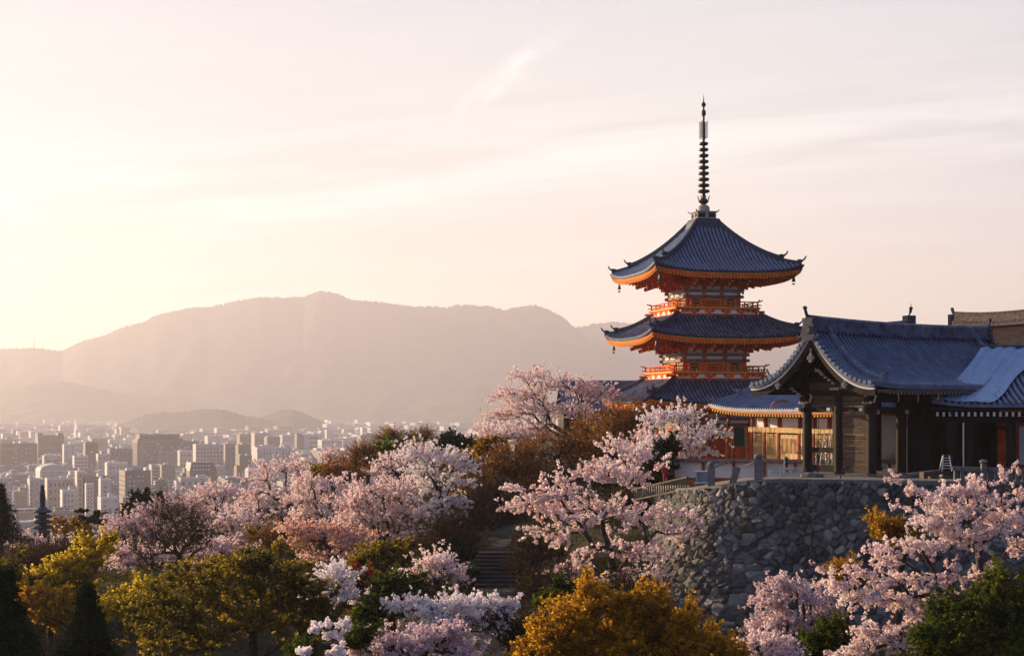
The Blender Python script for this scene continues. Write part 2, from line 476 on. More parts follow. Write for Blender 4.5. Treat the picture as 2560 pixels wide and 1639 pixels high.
# ------------------------------------------------------------------ haze
mb = MB(); mb.box(-7000, 7000, -300, 9600, CITY-40, 690)
hz = mb.build('haze', [])
hm = bpy.data.materials.new('valley_haze')
hm.use_nodes = True
for n in list(hm.node_tree.nodes): hm.node_tree.nodes.remove(n)
pv = NN(hm.node_tree, 'ShaderNodeVolumePrincipled')
pv.inputs['Color'].default_value = (0.86, 0.82, 0.885, 1)
pv.inputs['Density'].default_value = 0.000115
pv.inputs['Anisotropy'].default_value = 0.36
ho = NN(hm.node_tree, 'ShaderNodeOutputMaterial')
hm.node_tree.links.new(pv.outputs[0], ho.inputs['Volume'])
hz.data.materials.append(hm)
tag(hz, 'golden evening haze over the city and hills', 'haze', kind='stuff')

# ================================================================== city
TH = R(24.0)                                         # street grid against the view
CU = Vector((math.cos(TH), math.sin(TH), 0)); CV = Vector((-math.sin(TH), math.cos(TH), 0))
rc = random.Random(77)

def facade_mat(name, wall, glass, fw=3.2, fh=3.3, a=(0.2, 0.8), b=(0.3, 0.78), var=0.12):
    """wall with a regular grid of window openings, in metres of UV"""
    m = bpy.data.materials.new(name)
    m.use_nodes = True
    t = m.node_tree
    bs = t.nodes['Principled BSDF']
    bs.inputs['Roughness'].default_value = 0.75
    uv = NN(t, 'ShaderNodeUVMap'); uv.uv_map = 'UVMap'
    sp = NN(t, 'ShaderNodeSeparateXYZ'); t.links.new(uv.outputs[0], sp.inputs[0])
    u = math_node(t, 'FRACT', math_node(t, 'DIVIDE', sp.outputs['X'], fw))
    v = math_node(t, 'FRACT', math_node(t, 'DIVIDE', sp.outputs['Y'], fh))
    def inside(x, lo, hi):
        return math_node(t, 'MULTIPLY', math_node(t, 'GREATER_THAN', x, lo), math_node(t, 'LESS_THAN', x, hi))
    w = math_node(t, 'MULTIPLY', inside(u, *a), inside(v, *b))
    cell = NN(t, 'ShaderNodeTexWhiteNoise', noise_dimensions='3D')
    cv = NN(t, 'ShaderNodeVectorMath', operation='FLOOR')
    sc = NN(t, 'ShaderNodeVectorMath', operation='DIVIDE'); sc.inputs[1].default_value = (fw, fh, 1)
    t.links.new(uv.outputs[0], sc.inputs[0]); t.links.new(sc.outputs[0], cv.inputs[0]); t.links.new(cv.outputs[0], cell.inputs['Vector'])
    w = math_node(t, 'MULTIPLY', w, math_node(t, 'GREATER_THAN', cell.outputs['Value'], 0.12))
    info = NN(t, 'ShaderNodeObjectInfo')
    base = mix_col(t, 1.0, tuple(c*.78 for c in wall), info.outputs['Color'], 'MULTIPLY')
    nz = NN(t, 'ShaderNodeTexNoise'); nz.inputs['Scale'].default_value = 0.15; nz.inputs['Detail'].default_value = 5
    t.links.new(uv.outputs[0], nz.inputs['Vector'])
    r = ramp(t, nz.outputs['Fac'], [(0.3, 1-var), (0.7, 1+var)])
    base = mix_col(t, 1.0, base, r.outputs[0], 'MULTIPLY')
    t.links.new(mix_col(t, w, base, glass), bs.inputs['Base Color'])
    return m
roofm = mat('city_flat_roof', (0.34, 0.33, 0.33), 0.85, 0.3, 0.08)
plantm = mat('rooftop_plant', (0.55, 0.54, 0.54), 0.6, 0.2, 0.3)
FM = [facade_mat('concrete_flats', (0.62, 0.58, 0.57), (0.10, 0.10, 0.115), 3.0, 3.0),
      facade_mat('balcony_flats', (0.60, 0.56, 0.55), (0.14, 0.13, 0.135), 6.0, 3.0, (0.05, 0.93), (0.38, 0.92)),
      facade_mat('strip_window_offices', (0.55, 0.52, 0.52), (0.12, 0.12, 0.14), 30.0, 3.6, (0.02, 0.98), (0.4, 0.8)),
      facade_mat('plain_side_block', (0.58, 0.55, 0.54), (0.14, 0.14, 0.15), 7.5, 3.2, (0.4, 0.6), (0.4, 0.75))]
winm = mat('window_glass', (0.075, 0.075, 0.085), 0.25, 0.2, 0.5, spec=0.6)
litm = mat('pale_window_blind', (0.62, 0.58, 0.55), 0.5, 0.1, 0.5)

class UB:
    """UV-mapped boxes for buildings, turned with the street grid"""
    def __init__(s): s.v, s.f, s.uv, s.m = [], [], [], []
    def box(s, o, w, d, z0, z1, wall=0, roof=1, par=0.0, a0=0.0):
        ca, sa = math.cos(TH+a0), math.sin(TH+a0)
        cu, cv = Vector((ca, sa, 0)), Vector((-sa, ca, 0))
        b = len(s.v)
        o = Vector((o[0], o[1], 0))
        cs = [o, o+cu*w, o+cu*w+cv*d, o+cv*d]
        for z in (z0, z1):
            for c in cs: s.v.append((c.x, c.y, z))
        L = [w, d, w, d]; off = rc.uniform(0, 3)
        for i in range(4):
            j = (i+1) % 4
            s.f.append((b+i, b+j, b+4+j, b+4+i)); s.m.append(wall)
            s.uv.append([(off, 0), (off+L[i], 0), (off+L[i], z1-z0), (off, z1-z0)])
        s.f.append((b+4, b+5, b+6, b+7)); s.m.append(roof); s.uv.append([(0,0),(w,0),(w,d),(0,d)])
    def gable(s, o, w, d, z, rise, roof=1, wall=0, a0=0.0):
        """pitched roof with a small overhang, ridge along the longer side"""
        ca, sa = math.cos(TH+a0), math.sin(TH+a0)
        cu, cv = Vector((ca, sa, 0)), Vector((-sa, ca, 0))
        o = Vector((o[0], o[1], 0)); b = len(s.v); e = .5
        A = [o-cu*e-cv*e, o+cu*(w+e)-cv*e, o+cu*(w+e)+cv*(d+e), o-cu*e+cv*(d+e)]
        Rg = [o-cu*e+cv*d/2, o+cu*(w+e)+cv*d/2] if w >= d else [o-cv*e+cu*w/2, o+cv*(d+e)+cu*w/2]
        for p in A: s.v.append((p.x, p.y, z+.02))
        for p in Rg: s.v.append((p.x, p.y, z+rise))
        fs = [(0,1,5,4),(2,3,4,5),(0,4,3),(1,2,5)] if w >= d else [(1,2,5,4),(3,0,4,5),(0,1,4),(2,3,5)]
        for i, f in enumerate(fs):
            s.f.append(tuple(b+k for k in f)); s.m.append(roof if i < 2 else wall); s.uv.append([(0,0)]*len(f))
    def build(s, name, mats, parent=None, off=(0,0,0)):
        me = bpy.data.meshes.new(name)
        off = Vector(off)
        me.from_pydata([tuple(Vector(v)-off) for v in s.v], [], s.f)
        for m in mats: me.materials.append(m)
        me.polygons.foreach_set('material_index', s.m)
        l = me.uv_layers.new(name='UVMap')
        l.data.foreach_set('uv', [c for q in s.uv for p in q for c in p])
        me.update()
        o = bpy.data.objects.new(name, me); C.objects.link(o)
        if parent is not None: o.parent = parent
        return o

_unit = MB(); _unit.box(-.5, .5, -.5, .5, -.5, .5)
def unit_mesh(name, m):
    me = bpy.data.meshes.new(name)
    me.from_pydata(_unit.v, [], _unit.f); me.materials.append(m); me.update()
    return me
WIN, BLIND = unit_mesh('window_pane', winm), unit_mesh('window_blind', litm)
hero_zones = []

def hero(x0, x1, ytop, foot, depth, col, label, cat='building', cols=0, rows=0, wfill=(0.55, 0.5), blind=0.0, side=0, name='city_building', fm=3, m=(0.06, 0.06, 0.05, 0.12), rot=0.0, tops=(), ext=None, band=None, plantn=2, roofcol=None):
    """a building whose visible outline is x0..x1 and ytop..foot (photo px), front wall near, left wall turned to the sun"""
    if sum(col) < 2.2: col = tuple(c*.66 for c in col)
    Y = 85.0*F/(foot-HY)
    xa = math.atan((x0-CX)/F)
    rel = TH + rot + xa
    rel = max(rel, R(3))
    W = (x1-x0)*Y/F
    d = min(depth, W*0.75/max(math.sin(rel), .02))
    w = (W - d*math.sin(rel))/math.cos(rel)
    H = (foot-ytop)*Y/F
    near = x0 + d*math.sin(rel)*F/Y
    o = Vector(((near-CX)*Y/F, Y, CITY))
    a = TH + rot
    cu, cv = Vector((math.cos(a), math.sin(a), 0)), Vector((-math.sin(a), math.cos(a), 0))
    root = empty(name, o, a, label, cat)
    ub = UB(); keep = rc.random()
    g0 = globals()['TH']
    globals()['TH'] = 0.0
    try:
        ub.box((0, 0), w, d, 0, H)
        b = ub.build('wall', [fm if not isinstance(fm, int) else FM[fm], roofm], root)
        b.color = (*col, 1)
        pb = MB()
        t = max(0.35, w*0.012)
        for (xa_, xb_, ya_, yb_) in ((0, w, 0, t), (0, w, d-t, d), (0, t, t, d-t), (w-t, w, t, d-t)):
            pb.box(xa_, xb_, ya_, yb_, H+0.01, H+1.0)
        pm = mat('parapet_paint', tuple(min(.9, c*0.62) for c in (col if roofcol is None else roofcol)), 0.75, 0.15, 0.3)
        pb.build('parapet', pm, root)
        for k in range(plantn):
            pw, pd = w*rc.uniform(.1, .28), d*rc.uniform(.2, .4)
            xx, yy = rc.uniform(t, w-pw-t), rc.uniform(t, d-pd-t)
            u2 = MB(); u2.box(xx, xx+pw, yy, yy+pd, H+0.02, H+rc.uniform(2, 3.6)); u2.build('rooftop_plant_room', plantm, root)
        for (ta, tb, th) in tops:                    # set-back upper block: from-to share of the width, height in px
            hh = th*Y/F
            u2 = UB(); u2.box((w*ta, d*.12), w*(tb-ta), d*.76, H+0.02, H+hh); t2 = u2.build('upper_block', [FM[3], roofm], root); t2.color = (*[c*.9 for c in col], 1)
        if band:
            bb = MB()
            for k in range(1, rows+1):
                z = H*(1 - m[2] - (1-m[2]-m[3])*k/rows)
                bb.box(w*m[0], w*(1-m[1]), -1.1, -0.01, z, z+1.1)
            bb.build('balconies', mat('balcony_wall', band, 0.7, 0.15, 0.4), root)
    finally:
        globals()['TH'] = g0
    # windows, each a part
    cw = w*(1-m[0]-m[1])/max(cols,1); ch = H*(1-m[2]-m[3])/max(rows,1)
    for i in range(cols):
        for j in range(rows):
            wn = bpy.data.objects.new('window', BLIND if rc.random() < blind else WIN)
            C.objects.link(wn); wn.parent = root
            wn.location = (w*m[0]+cw*(i+.5), 0.0, H*(1-m[2])-ch*(j+.5))
            wn.scale = (cw*wfill[0], 0.12, ch*wfill[1])
    if side:
        sd = d/ side; 
        for i in range(side):
            for j in range(rows):
                wn = bpy.data.objects.new('window', WIN); C.objects.link(wn); wn.parent = root
                wn.location = (0.0, sd*(i+.5), H*(1-m[2])-ch*(j+.5)); wn.scale = (0.12, sd*.4, ch*.4)
    hero_zones.append((x0-6, x1+6, ytop, foot, Y, d))
    return root, w, d, H

W_, G_, B_, D_ = (1.25,1.2,1.2), (.72,.7,.72), (.62,.5,.46), (.42,.37,.37)
# the big hotel
root, w, d, H = hero(331, 476, 1103, 1184, 34, (.60,.52,.52), 'large brown hotel block with ribbed side wall and long raised roof storey', 'hotel', 14, 7, (.5,.5), .12, name='hotel', m=(.1,.02,.03,.2), plantn=0)
u2 = MB(); u2.box(w*.05, w*.80, d*.15, d*.85, H+.02, H+8.6); u2.box(w*.02, w*.86, d*.1, d*.9, H+.02, H+3.2); u2.build('roof_storey', mat('brown_roof_storey', (.17,.13,.13), .6, .15, .1), root)
u2 = MB(); u2.box(w*.12, w*.76, d*.15-.12, d*.15-.01, H+3.6, H+6.2); u2.build('louvre_band', winm, root)
u2 = MB()
for k in range(7): u2.box(-.6, -.01, d*(k+.1)/7, d*(k+.45)/7, 3, H-1.5)
u2.build('ribs', mat('pale_ribs', (.5,.42,.38), .7, .1, .2), root)
hero(470, 500, 1104, 1180, 20, (.58,.5,.5), 'brown wing joined to the right end of the large hotel', 'building', 3, 6, (.5,.45), .1)
# flats with three arches
root, w, d, H = hero(482, 558, 1112, 1196, 16, (1.05,.98,.93), 'pale block of flats with three arched tops and stacked balconies', 'apartment block', 8, 8, (.62,.42), .05, m=(.03,.03,.07,.05), band=(.55,.5,.47), plantn=1)
for c in (.22, .5, .79):
    u2 = MB(); u2.prism([(w*c+math.cos(a)*w*.085, H+1.0+math.sin(a)*3.4) for a in np.linspace(0, math.pi, 12)], 'y', -.3, 1.4); u2.build('arched_top', mat('arch_plaster', (.6,.54,.5), .7, .1, .2), root)
hero(556, 588, 1110, 1192, 14, (.62,.60,.68), 'plain grey side wall block beside the arched flats', 'building', 2, 5, (.25,.3), 0, plantn=1)
# dark stepped building
root, w, d, H = hero(462, 542, 1180, 1252, 20, (.40,.33,.30), 'dark brown building with a sloping blue grey mansard roof', 'building', 6, 3, (.5,.3), .35, m=(.06,.06,.04,.45), plantn=0)
u2 = MB(); u2.prism([(0,H),(w,H),(w*.86,H+8.6),(w*.06,H+8.6)], 'y', .2, d-.2); u2.build('mansard_roof', mat('slate_mansard', (.09,.095,.125), .5, .2, .3), root)
for r_, z_ in ((6, 1.6), (6, 5.0)):
    for k in range(r_):
        wn = bpy.data.objects.new('window', BLIND); C.objects.link(wn); wn.parent = root; wn.location = (w*(.16+.66*k/r_), .15, H+z_+.6); wn.scale = (w*.07, .3, 1.0)
root, w, d, H = hero(443, 466, 1192, 1250, 14, (.40,.31,.27), 'stepped brown tower on the left of the mansard building', 'building', 3, 4, (.4,.35), .2, tops=((.4,1.0,10),(.75,1.0,22)), plantn=0)
hero(441, 527, 1197, 1286, 15, (1.15,1.08,1.05), 'white framed block of flats with a square grid of balconies', 'apartment block', 9, 5, (.66,.56), .18, m=(.05,.04,.04,.1), band=(.62,.58,.56))
hero(551, 621, 1198, 1290, 14, (.50,.55,.62), 'blue grey block with pale balcony strips behind the pink trees', 'apartment block', 6, 5, (.8,.45), .45, m=(.04,.04,.05,.1), band=(.28,.30,.33))
hero(298, 376, 1179, 1282, 26, (.56,.46,.45), 'tall brown block of flats with pairs of pale windows', 'apartment block', 4, 7, (.42,.3), .75, side=3, m=(.1,.22,.06,.15))
hero(389, 418, 1207, 1284, 12, (.52,.46,.45), 'slim brown tower with a bright sunlit edge', 'building', 2, 5, (.4,.28), .5, tops=((.3,.8,8),), plantn=0)
hero(-6, 90, 1110, 1178, 30, (.50,.36,.34), 'dark red brown office block with round pale windows on its right end', 'office block', 9, 5, (.35,.3), .35, m=(.1,.06,.1,.1))
hero(88, 158, 1090, 1165, 30, (.52,.44,.42), 'brown theatre like hall with two square end towers', 'hall', 5, 2, (.6,.2), .3, tops=((.0,.2,8),(.78,.98,8)), plantn=1)
hero(156, 184, 1112, 1176, 14, (1.15,1.15,1.22), 'plain white cube building in the left rooftops', 'building', 4, 2, (.15,.3), 0, plantn=1)
hero(208, 244, 1108, 1190, 16, (.42,.37,.36), 'dark windowless tower among the left rooftops', 'tower block', 1, 2, (.2,.1), .9, tops=((.1,.6,4),), plantn=0)
hero(181, 219, 1141, 1200, 14, (1.1,1.02,1.03), 'white flats with four columns of small balconies', 'apartment block', 4, 6, (.66,.5), .1, band=(.6,.56,.56))
hero(240, 275, 1136, 1202, 14, (.92,.86,.85), 'pale grey stepped flats beside the dark tower', 'apartment block', 3, 5, (.3,.3), .1, tops=((.3,.75,9),), plantn=0)
hero(106, 150, 1140, 1196, 14, (1.0,.93,.92), 'pale framed building with one big dark opening', 'building', 2, 2, (.6,.5), 0)
hero(268, 330, 1123, 1188, 18, (.60,.50,.50), 'low mauve brown block left of the large hotel', 'building', 5, 3, (.4,.6), 0)
hero(395, 450, 1130, 1186, 14, (.78,.70,.70), 'grey block with rounded drums standing before the hotel', 'building', 6, 1, (.2,.5), 0)
hero(372, 398, 1163, 1224, 14, (1.0,.92,.88), 'cream building with long balcony strips', 'building', 1, 6, (.85,.45), .0, band=(.55,.5,.47), plantn=0)
hero(397, 437, 1163, 1226, 14, (.64,.57,.57), 'plain mauve grey wall beside the cream balconies', 'building', 0, 0)
hero(444, 480, 1128, 1190, 12, (1.05,1.0,1.0), 'small white building with a water tank below the hotel', 'building', 4, 4, (.5,.45), .1)
hero(262, 318, 1158, 1216, 14, (1.2,1.18,1.22), 'white house with a slanting skylight roof', 'building', 5, 3, (.4,.35), 0)
root, w, d, H = hero(89, 168, 1178, 1236, 34, (1.05,1.05,.98), 'pale hall with a ribbed curved metal roof', 'hall', 3, 1, (.55,.5), 0, plantn=0)
u2 = MB(); u2.prism([(w*.5+math.cos(a)*w*.5, H+.5+math.sin(a)*6.0) for a in np.linspace(0, math.pi, 14)], 'y', 1, d-1); u2.build('curved_roof', mat('pale_metal_roof', (.40,.40,.38), .3, .1, .2, metal=.3), root)
hero(187, 207, 1180, 1288, 12, (1.1,1.0,.80), 'narrow cream yellow tower among the near rooftops', 'tower block', 1, 8, (.4,.3), .0, plantn=1)
hero(206, 280, 1194, 1288, 14, (.62,.58,.56), 'grey building whose front has a white checkered strip', 'building', 2, 6, (.5,.35), .2, m=(.04,.66,.1,.05))
root, w, d, H = hero(212, 234, 1211, 1292, 6, (1.25,1.22,1.25), 'white strip block with dark square windows', 'building', 2, 7, (.34,.42), 0, plantn=0)
hero(246, 278, 1200, 1300, 10, (1.2,1.2,1.2), 'plain white slab tower with a few tiny windows', 'building', 1, 3, (.1,.12), 0)
hero(244, 294, 1246, 1318, 14, (1.2,1.2,1.22), 'low white building with one small window near the pines', 'building', 1, 1, (.2,.3), 0)
hero(68, 108, 1200, 1296, 16, (.92,.84,.85), 'pinkish grey narrow flats behind the stone pagoda', 'apartment block', 4, 7, (.5,.4), .2, m=(.5,.04,.05,.1))
hero(112, 186, 1198, 1284, 14, (1.05,.98,.90), 'cream school like block with few openings', 'building', 6, 4, (.4,.4), .1)
hero(150, 186, 1228, 1308, 12, (1.2,1.18,1.22), 'white stepped apartment house right of the stone pagoda', 'apartment block', 3, 5, (.5,.4), 0)
hero(776, 908, 1128, 1196, 40, (.52,.48,.51), 'long dark grey block standing behind the pink treetops', 'building', 0, 0, plantn=3)
hero(588, 626, 1113, 1178, 16, (.46,.42,.44), 'dark slate office cube right of the arched flats', 'office block', 1, 1, (.1,.2), 1.0, plantn=1)
hero(590, 628, 1140, 1204, 16, (.44,.40,.40), 'dark tower with a strip of windows on its right edge', 'tower block', 1, 5, (.7,.4), .8, m=(.7,.06,.1,.1))
hero(630, 732, 1120, 1192, 24, (1.18,1.16,1.18), 'broad white rooftop complex with many plant rooms', 'building', 10, 3, (.4,.3), 0, plantn=6)
hero(628, 676, 1084, 1150, 20, (.85,.78,.72), 'beige block with a row of slit windows on the far roofs', 'building', 8, 2, (.3,.2), 0)
hero(592, 632, 1086, 1148, 18, (.72,.6,.52), 'tan block with an amber lit window wall', 'building', 4, 1, (.85,.3), .5)
hero(660, 700, 1093, 1152, 18, (.58,.54,.56), 'grey box building right of the beige block', 'building', 0, 0, plantn=1)
hero(736, 756, 1085, 1142, 14, (.5,.45,.44), 'dark slim block left of the white striped offices', 'building', 0, 0, plantn=0)
hero(755, 806, 1086, 1142, 16, (1.1,1.08,1.1), 'white striped offices with a dark rounded end', 'office block', 1, 4, (.6,.4), 0)
hero(812, 832, 1075, 1122, 12, (1.15,1.12,1.15), 'lone white tower far out in the middle of the city', 'tower block', 0, 0, plantn=0)
hero(900, 918, 1070, 1122, 14, (1.25,1.22,1.22), 'lone white tower left of the ridge trees', 'tower block', 0, 0, plantn=0)
hero(794, 856, 1101, 1160, 20, (1.1,1.08,1.12), 'long white sheet fronted warehouse', 'warehouse', 8, 1, (.3,.2), 0)
hero(892, 950, 1088, 1150, 18, (.72,.68,.70), 'grey and white stepped block by the ridge trees', 'building', 4, 4, (.5,.4), .2, tops=((.3,.7,6),))
hero(585, 604, 1166, 1240, 10, (.95,.50,.25), 'small orange brick house with one pale window', 'building', 1, 2, (.4,.3), 1.0, plantn=0)
hero(612, 662, 1176, 1262, 12, (.95,.92,.97), 'pale grey flat fronted house left of the purple cherry', 'building', 0, 0)
hero(-10, 30, 1196, 1290, 14, (1.05,1.0,.98), 'white flats at the left edge above the pine', 'apartment block', 3, 5, (.5,.4), .2)

# filler blocks: the rest of the plain
def cell_buildings():
    out = []
    for Y0, Y1, step in ((740, 1060, 22), (1060, 1500, 24), (1500, 2500, 32), (2500, 4000, 46), (4000, 6200, 68)):
        y = Y0
        while y < Y1:
            half0, half1 = (-60-CX)*y/F, (1560-CX)*y/F
            x = half0
            while x < half1:
                out.append((x + rc.uniform(-.25, .25)*step, y + rc.uniform(-.3, .3)*step, step))
                x += step*rc.uniform(.75, 1.15)
            y += step*rc.uniform(.8, 1.1)
    return out
PAL = [('white', (1.22,1.2,1.2)), ('cream', (1.12,1.02,.94)), ('pale grey', (.92,.89,.90)), ('beige', (.9,.78,.70)), ('mid grey', (.66,.63,.64)), ('brown', (.56,.44,.40)), ('dark grey', (.42,.39,.40))]
PW = [20, 16, 20, 13, 15, 10, 8]
cand = []
for (x, y, st) in cell_buildings():
    px = CX + x*F/y
    tall = rc.random()
    tall = tall*(.85 if y < 2100 else 1.0); h = rc.uniform(5, 10) if tall < .70 else rc.uniform(11, 18) if tall < .94 else rc.uniform(20, 30)
    if y < 1060: h = rc.uniform(5, 9)
    w, d = st*rc.uniform(.45, .85)*(1 if y < 2500 else .9), st*rc.uniform(.4, .7)
    blocked = False
    for (a, b, yt, ft, YY, dd) in hero_zones:
        pw = (w*1.0)*F/y
        ppx1 = px + pw
        if ppx1 > a and px - 0.4*d*F/y < b:
            if YY - 16 < y < YY + dd + 22: blocked = True; break
            if y <= YY - 16:                          # in front: must not hide the hero above its middle
                top = HY + (85-h)*F/y
                if top < yt + (ft-yt)*.62:
                    h = 85 - (yt + (ft-yt)*.62 - HY)*y/F
                    if h < 4: blocked = True; break
    if blocked: continue
    c = rc.choices(PAL, PW)[0]
    cand.append((x, y, w, d, h, c, px))
cand.sort(key=lambda t: -(t[2]*t[4])/t[1]**2 * (1 if t[6] < 960 else .01))
n_own = 235
slate = mat('grey_house_tiles', (.13,.13,.145), .7, .35, .05); rustr = mat('brown_house_roof', (.22,.15,.12), .8, .3, .05)
for (x, y, w, d, h, c, px) in cand[:n_own]:
    ub = UB()
    a0 = rc.choice([0, 0, 0, R(6), R(-5)])
    ub.box((x, y), w, d, CITY, CITY+h, a0=a0)
    pitched = h < 10 and rc.random() < .6
    if pitched: ub.gable((x, y), w, d, CITY+h, min(w, d)*.28, roof=2, a0=a0)
    elif rc.random() < .7: 
        q = Vector((x, y, 0)) + CU*w*rc.uniform(.1,.5) + CV*d*rc.uniform(.2,.5)
        ub.box(q, w*.3, d*.35, CITY+h-.5, CITY+h+rc.uniform(2, 3.5), a0=a0)
    if not pitched and rc.random() < .5:
        q = Vector((x, y, 0)) + CU*w*rc.uniform(.55,.75) + CV*d*rc.uniform(.1,.6)
        ub.box(q, 2.5, 2.5, CITY+h-.5, CITY+h+1.8, a0=a0)
    o = ub.build('city_building', [rc.choice(FM), roofm, rc.choice([slate, slate, rustr])])
    o.data.transform(Matrix.Translation((-x, -y, -CITY))); o.location = (x, y, CITY)
    v = rc.uniform(.9, 1.1)
    o.color = (c[1][0]*v, c[1][1]*v, c[1][2]*v, 1)
    size = 'low' if h < 11.5 else 'mid height' if h < 21 else 'tall'
    if pitched: tag(o, 'low %s house with a pitched roof packed among the city rooftops' % c[0], 'house', 'low %s pitched roof houses in the city' % c[0])
    else: tag(o, '%s %s block with a flat roof packed among the city rooftops' % (size, c[0]), 'building', '%s %s blocks packed in the city' % (size, c[0]))
ub = UB()
for (x, y, w, d, h, c, px) in cand[n_own:]:
    ub.box((x, y), w, d, CITY, CITY+h, wall=rc.choice([0, 1, 2, 3, 4, 0, 4, 5]), roof=6)
    if h < 10 and rc.random() < .55: ub.gable((x, y), w, d, CITY+h, min(w, d)*.28, roof=7)
    elif y < 2600 and rc.random() < .5:
        q = Vector((x, y, 0)) + CU*w*.3 + CV*d*.3
        ub.box(q, w*.35, d*.4, CITY+h-.5, CITY+h+2.5, wall=4, roof=6)
ws = mat('far_white_walls', (.55,.52,.51), .8, .15, .01); br = mat('far_brown_walls', (.26,.20,.18), .8, .2, .01)
o = ub.build('city_rooftops', FM + [ws, br, mat('far_roofs', (.42,.38,.37), .6, .5, .012), slate])
tag(o, 'endless pale rooftops of the far city fading into haze', 'city', kind='stuff')
# scattered trees between the houses are part of the far city mass

# ================================================================== terrace and stone wall
WP = [(1585,99,-5.3),(1640,91,-4.95),(1682,84.5,-4.6),(1712,81,-4.42),(1752,79.2,-4.3),(1800,78.0,-4.12),(1850,77.2,-3.93),(1905,76.5,-3.74),(2000,76,-3.72),(2200,75,-3.72),(2400,74,-3.72),(2750,72.5,-3.72)]
wpath = np.array([[(p-CX)*Y/F, Y, CZ+z] for p, Y, z in WP])

def chaikin(p, n=2):
    for _ in range(n):
        q = np.empty((2*len(p)-2, p.shape[1])); q[0::2] = p[:-1]*.75+p[1:]*.25; q[1::2] = p[:-1]*.25+p[1:]*.75
        p = np.vstack([p[:1], q, p[-1:]])
    return p
wpath = chaikin(wpath)

def resample(p, step):
    d = np.r_[0, np.cumsum(np.linalg.norm(np.diff(p[:, :2], axis=0), axis=1))]
    n = int(d[-1]/step)+1
    t = np.linspace(0, d[-1], n)
    return np.stack([np.interp(t, d, p[:, k]) for k in range(p.shape[1])], -1), t

